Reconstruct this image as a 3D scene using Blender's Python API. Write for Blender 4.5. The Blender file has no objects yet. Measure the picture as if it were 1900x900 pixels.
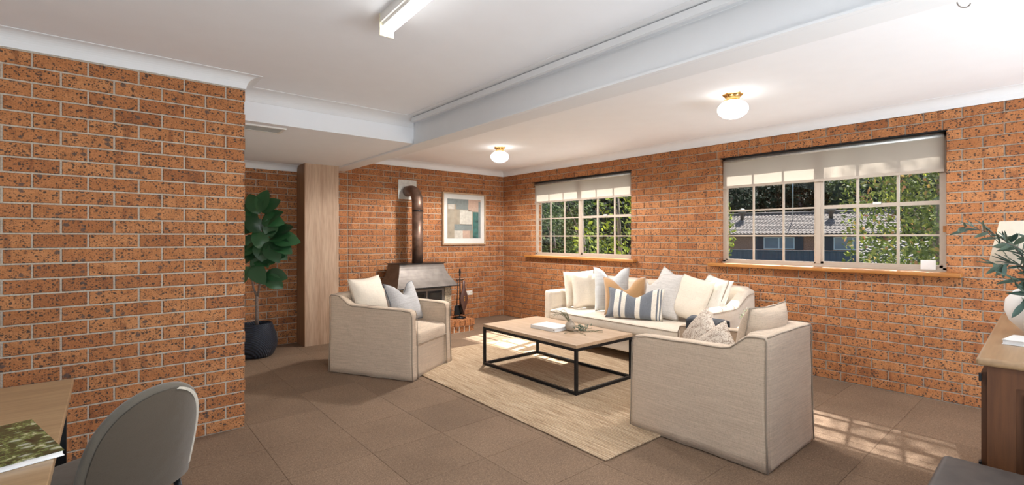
import bpy, bmesh, math, random
from mathutils import Vector, Matrix, noise
C = bpy.context.scene.collection
PI = math.pi
R = math.radians
random.seed(7)

# ------------------------------------------------------------------ camera
cam_d = bpy.data.cameras.new('camera')
cam = bpy.data.objects.new('camera', cam_d); C.objects.link(cam)
cam.location = (0, 0, 1.356)
cam.rotation_euler = (R(90), 0, R(-40.12))
cam_d.sensor_width = 36
cam_d.lens = 36 * 890 / 1900
cam_d.shift_y = -10 / 1900
cam_d.clip_start = 0.02
cam_d.clip_end = 400
bpy.context.scene.camera = cam

# ------------------------------------------------------------------ world, sun, added fill lights, exposure
W = bpy.data.worlds.new('world'); bpy.context.scene.world = W; W.use_nodes = True
wn = W.node_tree
sky = wn.nodes.new('ShaderNodeTexSky')
sky.sky_type = 'NISHITA'; sky.sun_disc = False
sky.sun_elevation = R(47.5); sky.sun_rotation = R(78); sky.air_density = 1.0; sky.dust_density = 1.5
wn.links.new(sky.outputs[0], wn.nodes['Background'].inputs[0])
wn.nodes['Background'].inputs[1].default_value = 0.24

def light(name, kind, loc, energy, color=(1, 1, 1), rot=(0, 0, 0), **kw):
    d = bpy.data.lights.new(name, kind); d.energy = energy; d.color = color
    for k, v in kw.items(): setattr(d, k, v)
    o = bpy.data.objects.new(name, d); C.objects.link(o); o.location = loc; o.rotation_euler = rot
    return o
sun = light('sun', 'SUN', (8, 3, 6), 15.0, (1.0, .95, .88), angle=R(0.6))
sun.rotation_euler = Vector((-.89, -.19, -1.0)).to_track_quat('-Z', 'Y').to_euler()
# unseen area lights near the floor, added to brighten ceiling and room
light('fill_rear', 'AREA', (.9, -2.6, .4), 180, (.93, .965, 1.0), (R(170), 0, 0), shape='RECTANGLE', size=2.6, size_y=2.0)
light('fill_rear', 'AREA', (3.7, -2.7, .4), 125, (.93, .965, 1.0), (R(160), 0, R(-6)), shape='RECTANGLE', size=1.6, size_y=2.0)
light('fill_left', 'AREA', (-2.1, .2, .4), 26, (.93, .965, 1.0), (0, R(-172), 0), shape='RECTANGLE', size=1.8, size_y=2.4)
vs = bpy.context.scene.view_settings
vs.view_transform = 'Standard'; vs.look = 'None'; vs.gamma = 1; vs.use_curve_mapping = False
vs.exposure = 0.38

# ------------------------------------------------------------------ node helpers
def new_mat(name):
    m = bpy.data.materials.new(name); m.use_nodes = True
    nt = m.node_tree
    return m, nt, nt.nodes['Principled BSDF']
def nd(nt, t, **kw):
    n = nt.nodes.new(t)
    for k, v in kw.items():
        if k.startswith('i_'):
            n.inputs[k[2:].replace('_', ' ')].default_value = v
        else: setattr(n, k, v)
    return n
def ramp(nt, fac, stops, interp='LINEAR'):
    r = nt.nodes.new('ShaderNodeValToRGB'); r.color_ramp.interpolation = interp
    e = r.color_ramp.elements
    while len(e) < len(stops): e.new(.5)
    for i, (p, c) in enumerate(stops):
        e[i].position = p; e[i].color = (c[0], c[1], c[2], 1) if not isinstance(c, (int, float)) else (c, c, c, 1)
    nt.links.new(fac, r.inputs[0]); return r.outputs[0]
def mixc(nt, fac, a, b, mode='MIX'):
    n = nt.nodes.new('ShaderNodeMix'); n.data_type = 'RGBA'; n.blend_type = mode
    for s, v in ((n.inputs[0], fac), (n.inputs[6], a), (n.inputs[7], b)):
        if hasattr(v, 'is_linked') or hasattr(v, 'links'): nt.links.new(v, s)
        elif isinstance(v, (int, float)): s.default_value = v
        else: s.default_value = (*v, 1)
    return n.outputs[2]
def math_n(nt, op, a, b=0.0):
    n = nt.nodes.new('ShaderNodeMath'); n.operation = op
    for s, v in ((n.inputs[0], a), (n.inputs[1], b)):
        if isinstance(v, (int, float)): s.default_value = v
        else: nt.links.new(v, s)
    return n.outputs[0]
def coords(nt, kind='Object', scale=(1, 1, 1), loc=(0, 0, 0), rot=(0, 0, 0)):
    if kind == 'World': src = nt.nodes.new('ShaderNodeNewGeometry').outputs['Position']
    else: src = nt.nodes.new('ShaderNodeTexCoord').outputs[kind]
    m = nt.nodes.new('ShaderNodeMapping'); nt.links.new(src, m.inputs[0])
    m.inputs['Scale'].default_value = scale; m.inputs['Location'].default_value = loc; m.inputs['Rotation'].default_value = rot
    return m.outputs[0]
def noise_n(nt, vec, scale, detail=3, rough=.5, out=0):
    n = nd(nt, 'ShaderNodeTexNoise'); nt.links.new(vec, n.inputs['Vector'])
    n.inputs['Scale'].default_value = scale; n.inputs['Detail'].default_value = detail; n.inputs['Roughness'].default_value = rough
    return n.outputs[out]
def bump(nt, bsdf, h, strength=.3, dist=.01):
    b = nt.nodes.new('ShaderNodeBump'); b.inputs['Strength'].default_value = strength; b.inputs['Distance'].default_value = dist
    nt.links.new(h, b.inputs['Height']); nt.links.new(b.outputs[0], bsdf.inputs['Normal'])
def plain(name, col, rough=.6, metal=0.0, nscale=30, nvar=.12, bmp=.05, **kw):
    m, nt, b = new_mat(name)
    v = coords(nt); n = noise_n(nt, v, nscale, 4)
    dark = tuple(c * (1 - nvar) for c in col); lite = tuple(min(1, c * (1 + nvar)) for c in col)
    nt.links.new(ramp(nt, n, [(.3, dark), (.7, lite)]), b.inputs['Base Color'])
    b.inputs['Roughness'].default_value = rough; b.inputs['Metallic'].default_value = metal
    if bmp: bump(nt, b, n, bmp, .004)
    for k, val in kw.items(): b.inputs[k].default_value = val
    return m
def brick_mat(name, tint=(1, 1, 1), scale=1.0):
    m, nt, b = new_mat(name)
    v = coords(nt, 'World')
    rnd = math_n(nt, 'FRACT', math_n(nt, 'ADD', nd(nt, 'ShaderNodeObjectInfo').outputs['Random'], nd(nt, 'ShaderNodeNewGeometry').outputs['Random Per Island']))
    T = lambda c: tuple(a * t for a, t in zip(c, tint))
    base = ramp(nt, rnd, [(0, T((.31, .115, .04))), (.12, T((.41, .165, .06))), (.5, T((.455, .193, .073))), (.85, T((.50, .225, .09))), (1, T((.37, .14, .05)))])
    wv = coords(nt, 'World', (9, 9, 14)); big = noise_n(nt, wv, 1.3, 3)
    base = mixc(nt, ramp(nt, big, [(.42, 0), (.70, .65)]), base, T((.33, .12, .035)))
    vert = noise_n(nt, coords(nt, 'World', (1.6, 1.6, .35)), 12, 3, .5)
    base = mixc(nt, ramp(nt, vert, [(.57, 0), (.68, .65)]), base, T((.2, .07, .025)))
    fine = noise_n(nt, v, 130, 4, .7)
    base = mixc(nt, .55, base, mixc(nt, 1.0, base, ramp(nt, fine, [(.3, (.45, .38, .32)), (.7, (1.6, 1.55, 1.45))]), 'MULTIPLY'))
    wob_ = noise_n(nt, v, 90, 2, .6)
    def spots(scale, size, loc, col, gate, amt):
        vo = nd(nt, 'ShaderNodeTexVoronoi'); nt.links.new(coords(nt, 'World', (1, 1, 1.15), loc), vo.inputs['Vector']); vo.inputs['Scale'].default_value = scale
        sx = nt.nodes.new('ShaderNodeSeparateColor'); nt.links.new(vo.outputs['Color'], sx.inputs[0])
        rad = math_n(nt, 'MULTIPLY', math_n(nt, 'SUBTRACT', sx.outputs[0], gate), size)
        dd = math_n(nt, 'ADD', vo.outputs['Distance'], math_n(nt, 'MULTIPLY', math_n(nt, 'SUBTRACT', wob_, .5), .55))
        f = math_n(nt, 'MULTIPLY', math_n(nt, 'SUBTRACT', rad, dd), 7.0)
        n_ = nt.nodes.new('ShaderNodeClamp'); nt.links.new(f, n_.inputs[0])
        return mixc(nt, math_n(nt, 'MULTIPLY', n_.outputs[0], amt), base, col)
    base = spots(115, .75, (0, 0, 0), (.07, .035, .02), .15, .85)
    base = spots(58, .95, (2, 5, 1), (.05, .032, .024), .40, .92)
    base = spots(27, 1.3, (7, 3, 4), (.07, .055, .05), .63, .82)
    nt.links.new(base, b.inputs['Base Color']); b.inputs['Roughness'].default_value = .78
    bump(nt, b, fine, .5, .004)
    return m
def wood_mat(name, c1, c2, axis='Y', rough=.45, scale=1.0, knots=False):
    m, nt, b = new_mat(name)
    s = {'X': (.6, 9, 9), 'Y': (9, .6, 9), 'Z': (9, 9, .6)}[axis]
    v = coords(nt, 'Object', tuple(a * scale for a in s))
    n = noise_n(nt, v, 2.2, 5, .6)
    n2 = noise_n(nt, coords(nt, 'Object', tuple(a * scale * 6 for a in s)), 2.0, 3, .6)
    col = ramp(nt, n, [(.3, c1), (.68, c2)])
    col = mixc(nt, .25, col, ramp(nt, n2, [(.35, tuple(a * .55 for a in c1)), (.6, c2)]))
    if knots:
        k = noise_n(nt, coords(nt, 'Object', (3, 3, 1.6)), 3, 1)
        col = mixc(nt, ramp(nt, k, [(.7, 0), (.76, .8)]), col, tuple(a * .25 for a in c1))
    nt.links.new(col, b.inputs['Base Color']); b.inputs['Roughness'].default_value = rough
    bump(nt, b, n2, .15, .002)
    return m
def fabric_mat(name, col, rough=.9, weave=420, var=.12, slub=0.25, stripes=None, sheen=.2):
    m, nt, b = new_mat(name)
    v = coords(nt)
    h = noise_n(nt, coords(nt, 'Object', (.25, .25, 3)), weave * .5, 3, .7)
    h2 = noise_n(nt, coords(nt, 'Object', (3, 3, .25)), weave * .4, 3, .7)
    w = math_n(nt, 'ADD', h, h2)
    c = ramp(nt, w, [(.75, tuple(a * (1 - var) for a in col)), (1.25, tuple(min(1, a * (1 + var)) for a in col))])
    if slub:
        s = noise_n(nt, coords(nt, 'Object', (.8, .8, 30)), 6, 3, .6)
        c = mixc(nt, slub, c, mixc(nt, 1.0, c, ramp(nt, s, [(.35, (.8, .78, .76)), (.65, (1.12, 1.12, 1.12))]), 'MULTIPLY'))
    if stripes:
        x = nt.nodes.new('ShaderNodeSeparateXYZ'); nt.links.new(v, x.inputs[0])
        f = math_n(nt, 'ADD', math_n(nt, 'MULTIPLY', x.outputs[0], 1.0 / stripes[0]), .5)
        st = ramp(nt, f, stripes[1], 'CONSTANT')
        c = mixc(nt, 1.0, st, ramp(nt, w, [(.75, (.72, .72, .72)), (1.25, (1.25, 1.25, 1.25))]), 'MULTIPLY')
    nt.links.new(c, b.inputs['Base Color']); b.inputs['Roughness'].default_value = rough
    b.inputs['Sheen Weight'].default_value = sheen
    big = noise_n(nt, v, 7, 2, .5)
    hh = math_n(nt, 'ADD', math_n(nt, 'MULTIPLY', w, .08), big)
    bump(nt, b, hh, .35, .03)
    return m
def emit_mat(name, col, strength):
    m, nt, b = new_mat(name)
    b.inputs['Base Color'].default_value = (.9, .9, .88, 1)
    b.inputs['Emission Color'].default_value = (*col, 1); b.inputs['Emission Strength'].default_value = strength
    b.inputs['Roughness'].default_value = .3
    return m

M = {}
M['brick'] = brick_mat('brick_speckled')
M['brick_ext'] = brick_mat('brick_exterior', (.5, .45, .5))
M['mortar'] = plain('mortar', (.49, .43, .355), .95, nscale=120, nvar=.2, bmp=.3)
M['ceiling'] = plain('ceiling_paint', (.87, .905, .95), .9, nscale=6, nvar=.01, bmp=0)
M['cornice'] = plain('cornice_paint', (.79, .815, .84), .8, nscale=6, nvar=.01, bmp=0)
M['plaster'] = plain('plaster_paint', (.66, .64, .60), .9, nscale=6, nvar=.02, bmp=0)
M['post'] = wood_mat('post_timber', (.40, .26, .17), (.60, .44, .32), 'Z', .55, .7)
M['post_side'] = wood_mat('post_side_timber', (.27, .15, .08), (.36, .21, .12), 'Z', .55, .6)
M['sill'] = wood_mat('sill_timber', (.35, .13, .03), (.52, .23, .06), 'Y', .35)
M['alu'] = plain('window_frame_alloy', (.46, .395, .33), .4, nvar=.03, bmp=0)
M['oak'] = wood_mat('oak_top', (.42, .28, .17), (.54, .39, .26), 'Y', .5, .7)
M['oak_desk'] = wood_mat('oak_desk', (.27, .17, .088), (.38, .255, .14), 'X', .35, .7)
M['pine'] = wood_mat('stained_pine', (.075, .025, .007), (.125, .045, .013), 'Z', .55, .8, True)
M['pine_top'] = wood_mat('sideboard_top_timber', (.30, .185, .095), (.38, .245, .135), 'X', .3, .5)
M['black'] = plain('black_steel', (.018, .02, .024), .38, .6, nvar=.15)
M['iron'] = plain('stove_steel', (.17, .15, .135), .5, .6, nscale=9, nvar=.2)
M['flue'] = plain('flue_steel', (.19, .12, .09), .45, .65, nscale=9, nvar=.45)
M['zinc'] = plain('zinc_plate', (.62, .64, .62), .4, .5)
M['brass'] = plain('polished_brass', (.85, .55, .2), .22, 1.0, nvar=.05, bmp=0)
M['white'] = plain('white_plastic', (.8, .79, .76), .4, nvar=.02, bmp=0)
M['cream_plastic'] = plain('cream_plastic', (.72, .68, .52), .45, nvar=.04, bmp=0)
M['linen'] = fabric_mat('linen_slipcover', (.53, .42, .315), slub=.6, var=.18)
M['linen_pipe'] = fabric_mat('linen_piping', (.30, .24, .18), slub=0)
M['sofa'] = fabric_mat('sofa_linen', (.66, .585, .49), slub=.2)
M['cream'] = fabric_mat('cream_cotton', (.72, .65, .55), slub=.15)
M['ivory'] = fabric_mat('ivory_cotton', (.76, .72, .65), slub=.1)
M['pale_blue'] = fabric_mat('pale_blue_linen', (.56, .58, .59), slub=.5)
M['grey_fab'] = fabric_mat('grey_linen', (.56, .54, .52), slub=.5, var=.2)
M['light_grey'] = fabric_mat('light_grey_linen', (.64, .625, .60), slub=.4)
M['blue_grey'] = fabric_mat('blue_grey_quilt', (.40, .40, .405), slub=.7, var=.2)
M['dark_pipe'] = fabric_mat('dark_piping', (.10, .11, .13), slub=0)
M['tan'] = fabric_mat('tan_velvet', (.47, .27, .12), slub=.1, sheen=.6)
M['throw'] = fabric_mat('charcoal_throw', (.045, .05, .06), slub=.3)
nv = (.145, .16, .185); iv = (.70, .65, .57)
M['striped'] = fabric_mat('striped_cotton', iv, stripes=(.64, [(0, nv), (.16, iv), (.25, nv), (.285, iv), (.36, nv), (.53, iv), (.61, nv), (.80, iv), (.875, nv), (.90, iv), (.925, nv), (.945, iv)]))
def speckle():
    m, nt, b = new_mat('woven_check'); v = coords(nt)
    n = noise_n(nt, coords(nt, 'Object', (1, 1, 2.2)), 75, 2, .6)
    n2 = noise_n(nt, coords(nt, 'Object', (3, 1, .5)), 40, 2, .6)
    f = math_n(nt, 'MULTIPLY', math_n(nt, 'ADD', n, n2), .5)
    nt.links.new(ramp(nt, f, [(.40, (.30, .22, .165)), (.54, (.68, .60, .51))]), b.inputs['Base Color'])
    b.inputs['Roughness'].default_value = .95; bump(nt, b, f, .6, .006); return m
M['check'] = speckle()
M['velvet'] = fabric_mat('taupe_velvet', (.075, .058, .040), slub=0, var=.06, sheen=.25)
M['velvet_lit'] = fabric_mat('taupe_velvet_lit', (.10, .085, .065), slub=0, var=.06, sheen=.3)  # paler copy of the velvet, window light on the rim put into the colour
M['stitch'] = plain('stitch_thread', (.6, .56, .48), .8)
M['globe'] = emit_mat('opal_glass_lit', (1, .96, .9), 3.2)
M['tube'] = emit_mat('fluorescent_lit', (1, .98, .95), 4.5)
M['ceramic'] = plain('white_ceramic', (.82, .80, .78), .45, nvar=.02)
M['paper'] = plain('paper', (.80, .80, .80), .6, nvar=.03)
M['book_white'] = plain('book_cover_white', (.80, .79, .77), .35, nvar=.02, bmp=0)
M['bark'] = plain('bark', (.16, .12, .10), .85, nscale=60, nvar=.4, bmp=.5)
M['stem'] = plain('stem', (.17, .16, .09), .7)
M['soil'] = plain('soil', (.04, .028, .02), 1)
M['stone'] = plain('stove_panel_mosaic', (.30, .25, .18), .6, nscale=60, nvar=.6)
M['dark_glass'] = plain('dark_glass', (.006, .006, .007), .08, bmp=0)
M['shade'] = plain('lamp_shade_fabric', (.78, .73, .62), .9, nvar=.03)
M['bellows'] = plain('bellows_leather', (.07, .03, .022), .45)
def leaf_mat(name, c1, c2, rough=.45, trans=.25, spec=.5):
    m, nt, b = new_mat(name)
    rnd = math_n(nt, 'FRACT', math_n(nt, 'ADD', nd(nt, 'ShaderNodeObjectInfo').outputs['Random'], nd(nt, 'ShaderNodeNewGeometry').outputs['Random Per Island']))
    col = ramp(nt, rnd, [(0, c1), (1, c2)])
    nt.links.new(col, b.inputs['Base Color']); b.inputs['Roughness'].default_value = rough; b.inputs['Specular IOR Level'].default_value = spec
    t = nt.nodes.new('ShaderNodeBsdfTranslucent'); nt.links.new(col, t.inputs[0])
    mx = nt.nodes.new('ShaderNodeMixShader'); mx.inputs[0].default_value = trans
    nt.links.new(b.outputs[0], mx.inputs[1]); nt.links.new(t.outputs[0], mx.inputs[2])
    nt.links.new(mx.outputs[0], nt.nodes['Material Output'].inputs[0]); return m
M['fig'] = leaf_mat('fig_leaf', (.012, .05, .02), (.03, .11, .04), .3, .1)
M['olive'] = leaf_mat('olive_leaf', (.035, .075, .06), (.12, .17, .12), .5, .15)
M['tree_dark'] = leaf_mat('foliage_dark', (.006, .016, .010), (.026, .045, .024), 1, .12, .05)
M['tree_mid'] = leaf_mat('foliage_mid', (.03, .06, .018), (.10, .14, .035), .8, .35, .1)
M['tree_lime'] = leaf_mat('foliage_lime', (.10, .15, .02), (.34, .38, .05), .7, .5, .1)
def maple():
    m = leaf_mat('foliage_maple', (.07, .10, .015), (.38, .42, .06), .6, .4, .15)
    r = [n for n in m.node_tree.nodes if n.type == 'VALTORGB'][0].color_ramp
    for p, c in ((.5, (.09, .13, .025)), (.86, (.30, .33, .07)), (.93, (.35, .13, .08))):
        e = r.elements.new(p); e.color = (*c, 1)
    return m
M['maple'] = maple()
def carpet():
    m, nt, b = new_mat('carpet_tile_pile')
    v = coords(nt, 'World'); n = noise_n(nt, v, 120, 4, .8); n2 = noise_n(nt, v, 45, 3, .7); n3 = noise_n(nt, v, 2.2, 2)
    rnd = nd(nt, 'ShaderNodeObjectInfo').outputs['Random']
    c = ramp(nt, n, [(.34, (.10, .062, .038)), (.52, (.25, .167, .108)), (.68, (.47, .345, .245))])
    c = mixc(nt, .45, c, ramp(nt, n2, [(.3, (.125, .078, .047)), (.7, (.26, .175, .112))]))
    c = mixc(nt, 1.0, c, ramp(nt, rnd, [(0, (.92, .91, .90)), (1, (1.07, 1.07, 1.07))]), 'MULTIPLY')
    c = mixc(nt, 1.0, c, ramp(nt, n3, [(.3, (.88, .86, .84)), (.7, (1.08, 1.07, 1.06))]), 'MULTIPLY')
    nt.links.new(c, b.inputs['Base Color']); b.inputs['Roughness'].default_value = .95
    bump(nt, b, n, .6, .006); return m
M['carpet'] = carpet()
def jute():
    m, nt, b = new_mat('jute_weave'); v = coords(nt)
    w = nd(nt, 'ShaderNodeTexWave', bands_direction='X'); nt.links.new(v, w.inputs['Vector'])
    w.inputs['Scale'].default_value = 16; w.inputs['Distortion'].default_value = 1.2; w.inputs['Detail'].default_value = 3; w.inputs['Detail Scale'].default_value = 4
    w2 = nd(nt, 'ShaderNodeTexWave', bands_direction='Y'); nt.links.new(v, w2.inputs['Vector'])
    w2.inputs['Scale'].default_value = 20; w2.inputs['Distortion'].default_value = 2.0
    streak = noise_n(nt, coords(nt, 'Object', (30, 1.6, 1)), 2.0, 4, .6)
    fine = noise_n(nt, coords(nt, 'Object', (1, .4, 1)), 170, 3, .7)
    h = math_n(nt, 'ADD', math_n(nt, 'MULTIPLY', w.outputs[1], .7), math_n(nt, 'MULTIPLY', w2.outputs[1], .3))
    c = ramp(nt, streak, [(.3, (.33, .215, .125)), (.5, (.52, .385, .25)), (.7, (.66, .52, .365))])
    c = mixc(nt, .6, c, mixc(nt, 1.0, c, ramp(nt, h, [(.1, (.45, .42, .40)), (.6, (1.1, 1.1, 1.1))]), 'MULTIPLY'))
    c = mixc(nt, .5, c, mixc(nt, 1.0, c, ramp(nt, fine, [(.3, (.6, .58, .55)), (.7, (1.25, 1.25, 1.25))]), 'MULTIPLY'))
    nt.links.new(c, b.inputs['Base Color']); b.inputs['Roughness'].default_value = .95; bump(nt, b, h, .7, .008); return m
M['jute'] = jute()
def basket():
    m, nt, b = new_mat('basket_weave'); v = coords(nt)
    w = nd(nt, 'ShaderNodeTexWave', bands_direction='DIAGONAL'); nt.links.new(v, w.inputs['Vector']); w.inputs['Scale'].default_value = 22; w.inputs['Distortion'].default_value = 1.5
    w2 = nd(nt, 'ShaderNodeTexWave', bands_direction='Z'); nt.links.new(v, w2.inputs['Vector']); w2.inputs['Scale'].default_value = 26; w2.inputs['Distortion'].default_value = .6
    h = math_n(nt, 'MULTIPLY', w.outputs[1], w2.outputs[1])
    nt.links.new(ramp(nt, h, [(.05, (.006, .008, .014)), (.7, (.05, .07, .12))]), b.inputs['Base Color'])
    b.inputs['Roughness'].default_value = .38; bump(nt, b, h, .9, .01); return m
M['basket'] = basket()
def thin_glass():
    m, nt, b = new_mat('window_glass')
    nt.nodes.remove(b)
    t = nt.nodes.new('ShaderNodeBsdfTransparent'); t.inputs[0].default_value = (.97, .975, .975, 1)
    g = nt.nodes.new('ShaderNodeBsdfGlossy'); g.inputs['Roughness'].default_value = .02
    lw = nt.nodes.new('ShaderNodeLayerWeight'); lw.inputs[0].default_value = .5
    fo = math_n(nt, 'ADD', math_n(nt, 'MULTIPLY', math_n(nt, 'POWER', lw.outputs['Facing'], 4.0), .8), .03)
    mx = nt.nodes.new('ShaderNodeMixShader')
    nt.links.new(fo, mx.inputs[0]); nt.links.new(t.outputs[0], mx.inputs[1]); nt.links.new(g.outputs[0], mx.inputs[2])
    nt.links.new(mx.outputs[0], nt.nodes['Material Output'].inputs[0]); return m
M['glass'] = thin_glass()
def blind():
    m, nt, b = new_mat('roller_blind_fabric')
    b.inputs['Base Color'].default_value = (.42, .37, .32, 1); b.inputs['Roughness'].default_value = .9
    t = nt.nodes.new('ShaderNodeBsdfTranslucent'); t.inputs[0].default_value = (.60, .53, .45, 1)
    mx = nt.nodes.new('ShaderNodeMixShader'); mx.inputs[0].default_value = .3
    nt.links.new(b.outputs[0], mx.inputs[1]); nt.links.new(t.outputs[0], mx.inputs[2])
    nt.links.new(mx.outputs[0], nt.nodes['Material Output'].inputs[0]); return m
M['blind'] = blind()
def cover_print():
    m, nt, b = new_mat('garden_photo_print'); v = coords(nt)
    vo = nd(nt, 'ShaderNodeTexVoronoi'); nt.links.new(coords(nt, 'Object', (1, 1.6, 1), rot=(0, 0, .7)), vo.inputs['Vector']); vo.inputs['Scale'].default_value = 17
    n = noise_n(nt, v, 30, 5, .75)
    c = ramp(nt, n, [(.38, (.015, .014, .010)), (.49, (.04, .06, .018)), (.58, (.16, .19, .06)), (.68, (.50, .48, .34))])
    c = mixc(nt, ramp(nt, vo.outputs['Distance'], [(.12, .7), (.3, 0)]), c, (.5, .52, .42))
    nt.links.new(c, b.inputs['Base Color']); b.inputs['Roughness'].default_value = .25; return m
M['cover'] = cover_print()
M['chest'] = plain('worn_dark_paint', (.05, .04, .034), .5, nscale=14, nvar=.35)
M['chest_worn'] = plain('worn_bare_edge', (.42, .33, .25), .5, nscale=60, nvar=.5)
M['roof'] = plain('roof_tile_clay', (.15, .125, .11), .95, nscale=3, nvar=.25)
M['roof_b'] = plain('roof_tile_pale', (.13, .118, .108), .95, nscale=3, nvar=.2)
M['house_brick'] = plain('far_brick', (.27, .13, .09), .9, nscale=14, nvar=.4)
M['shutter'] = plain('dark_shutter', (.02, .026, .04), .6)
M['fence_blue'] = plain('blue_fence_steel', (.045, .065, .10), .55)
M['grass'] = plain('grass_ground', (.055, .085, .03), 1, nscale=3, nvar=.5)
M['hill'] = plain('wooded_hill', (.012, .022, .012), 1, nscale=1, nvar=.6)
M['win_far'] = plain('far_window_glass', (.14, .17, .21), .15)
M['white_far'] = plain('far_window_frame', (.5, .52, .54), .5)

# ------------------------------------------------------------------ object helpers
def link_mesh(name, verts, faces, mat, parent=None, smooth=False):
    me = bpy.data.meshes.new(name); me.from_pydata([tuple(v) for v in verts], [], faces); me.update()
    if mat: me.materials.append(mat)
    if smooth: me.polygons.foreach_set('use_smooth', [True] * len(me.polygons))
    o = bpy.data.objects.new(name, me); C.objects.link(o)
    if parent: o.parent = parent
    return o
def thing(name, label, cat, loc=(0, 0, 0), rz=0, group=None):
    o = bpy.data.objects.new(name, None); C.objects.link(o); o.location = loc; o.rotation_euler = (0, 0, rz)
    o.empty_display_size = .05
    return tag(o, label, cat, group)
def tag(o, label, cat, group=None):
    o['label'] = label; o['category'] = cat
    if group: o['group'] = group
    return o
def struct(o): o['kind'] = 'structure'; return o
class MB:
    def __init__(s): s.v = []; s.f = []
    def add(s, vs_, fs_, mtx=None):
        b = len(s.v); s.v += [(mtx @ Vector(v)) if mtx else Vector(v) for v in vs_]
        s.f += [tuple(i + b for i in f) for f in fs_]; return s
    def box(s, x0, x1, y0, y1, z0, z1, mtx=None):
        return s.add([(x0, y0, z0), (x1, y0, z0), (x1, y1, z0), (x0, y1, z0), (x0, y0, z1), (x1, y0, z1), (x1, y1, z1), (x0, y1, z1)],
                     [(0, 3, 2, 1), (4, 5, 6, 7), (0, 1, 5, 4), (1, 2, 6, 5), (2, 3, 7, 6), (3, 0, 4, 7)], mtx)
    def tube(s, pts, rad, n=8, cap=True):
        pts = [Vector(p) for p in pts]; rads = rad if isinstance(rad, (list, tuple)) else [rad] * len(pts)
        vs_ = []; prev = None
        for i, p in enumerate(pts):
            d = (pts[min(i + 1, len(pts) - 1)] - pts[max(i - 1, 0)]).normalized()
            if prev is None:
                a = Vector((0, 0, 1)) if abs(d.z) < .9 else Vector((1, 0, 0)); a = (a - d * a.dot(d)).normalized()
            else: a = (prev - d * prev.dot(d)).normalized()
            prev = a; b = d.cross(a)
            for k in range(n):
                t = 2 * PI * k / n; vs_.append(p + (a * math.cos(t) + b * math.sin(t)) * rads[i])
        fs_ = [(i * n + k, i * n + (k + 1) % n, (i + 1) * n + (k + 1) % n, (i + 1) * n + k) for i in range(len(pts) - 1) for k in range(n)]
        if cap: fs_ += [tuple(range(n - 1, -1, -1)), tuple((len(pts) - 1) * n + k for k in range(n))]
        return s.add(vs_, fs_)
    def lathe(s, prof, n=32, c=(0, 0, 0)):
        vs_ = []
        for r, z in prof:
            for k in range(n): vs_.append((c[0] + r * math.cos(2 * PI * k / n), c[1] + r * math.sin(2 * PI * k / n), c[2] + z))
        fs_ = [(i * n + k, i * n + (k + 1) % n, (i + 1) * n + (k + 1) % n, (i + 1) * n + k) for i in range(len(prof) - 1) for k in range(n)]
        fs_ += [tuple(range(n - 1, -1, -1)), tuple((len(prof) - 1) * n + k for k in range(n))]
        return s.add(vs_, fs_)
    def build(s, name, mat, parent=None, smooth=False): return link_mesh(name, s.v, s.f, mat, parent, smooth)
def gridbox(sx, sy, sz, r, k=2, m=4, fn=None):
    """rounded box centred on the origin as a grid, vertices optionally moved by fn"""
    r = min(r, sx / 2 - 1e-4, sy / 2 - 1e-4, sz / 2 - 1e-4)
    mm = m if isinstance(m, (tuple, list)) else (m, m, m)
    def ax(s, n):
        h = s / 2 - r; o = [r * math.tan(PI / 4 * j / k) for j in range(k, 0, -1)]
        return [-h - a for a in o] + [-h + 2 * h * i / n for i in range(n + 1)] + [h + a for a in reversed(o)]
    A = [ax(sx, mm[0]), ax(sy, mm[1]), ax(sz, mm[2])]; H = (sx / 2 - r, sy / 2 - r, sz / 2 - r)
    idx = {}; V = []; F = []
    def vert(i, j, l):
        key = (i, j, l)
        if key not in idx:
            p = Vector((A[0][i], A[1][j], A[2][l])); q = Vector([max(-H[a], min(H[a], p[a])) for a in range(3)])
            d = p - q
            if d.length > 1e-9: p = q + d.normalized() * r
            idx[key] = len(V); V.append(p)
        return idx[key]
    N = [len(a) - 1 for a in A]
    for j in range(N[1]):
        for l in range(N[2]):
            F.append((vert(0, j, l), vert(0, j, l + 1), vert(0, j + 1, l + 1), vert(0, j + 1, l)))
            F.append((vert(N[0], j, l), vert(N[0], j + 1, l), vert(N[0], j + 1, l + 1), vert(N[0], j, l + 1)))
    for i in range(N[0]):
        for l in range(N[2]):
            F.append((vert(i, 0, l), vert(i + 1, 0, l), vert(i + 1, 0, l + 1), vert(i, 0, l + 1)))
            F.append((vert(i, N[1], l), vert(i, N[1], l + 1), vert(i + 1, N[1], l + 1), vert(i + 1, N[1], l)))
    for i in range(N[0]):
        for j in range(N[1]):
            F.append((vert(i, j, 0), vert(i, j + 1, 0), vert(i + 1, j + 1, 0), vert(i + 1, j, 0)))
            F.append((vert(i, j, N[2]), vert(i + 1, j, N[2]), vert(i + 1, j + 1, N[2]), vert(i, j + 1, N[2])))
    if fn: V = [Vector(fn(v)) for v in V]
    return V, F
def rbox(name, x0, x1, y0, y1, z0, z1, r, mat, parent=None, fn=None, k=2, m=1, smooth=True):
    c = Vector(((x0 + x1) / 2, (y0 + y1) / 2, (z0 + z1) / 2))
    V, F = gridbox(x1 - x0, y1 - y0, z1 - z0, r, k, m)
    V = [v + c for v in V]
    if fn: V = [Vector(fn(v)) for v in V]
    return link_mesh(name, V, F, mat, parent, smooth)
def wob(v, amp, sc, seed=0):
    n = noise.noise_vector(Vector(v) * sc + Vector((seed * 7.3, seed * 3.1, seed)))
    return Vector(v) + n * amp

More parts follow.
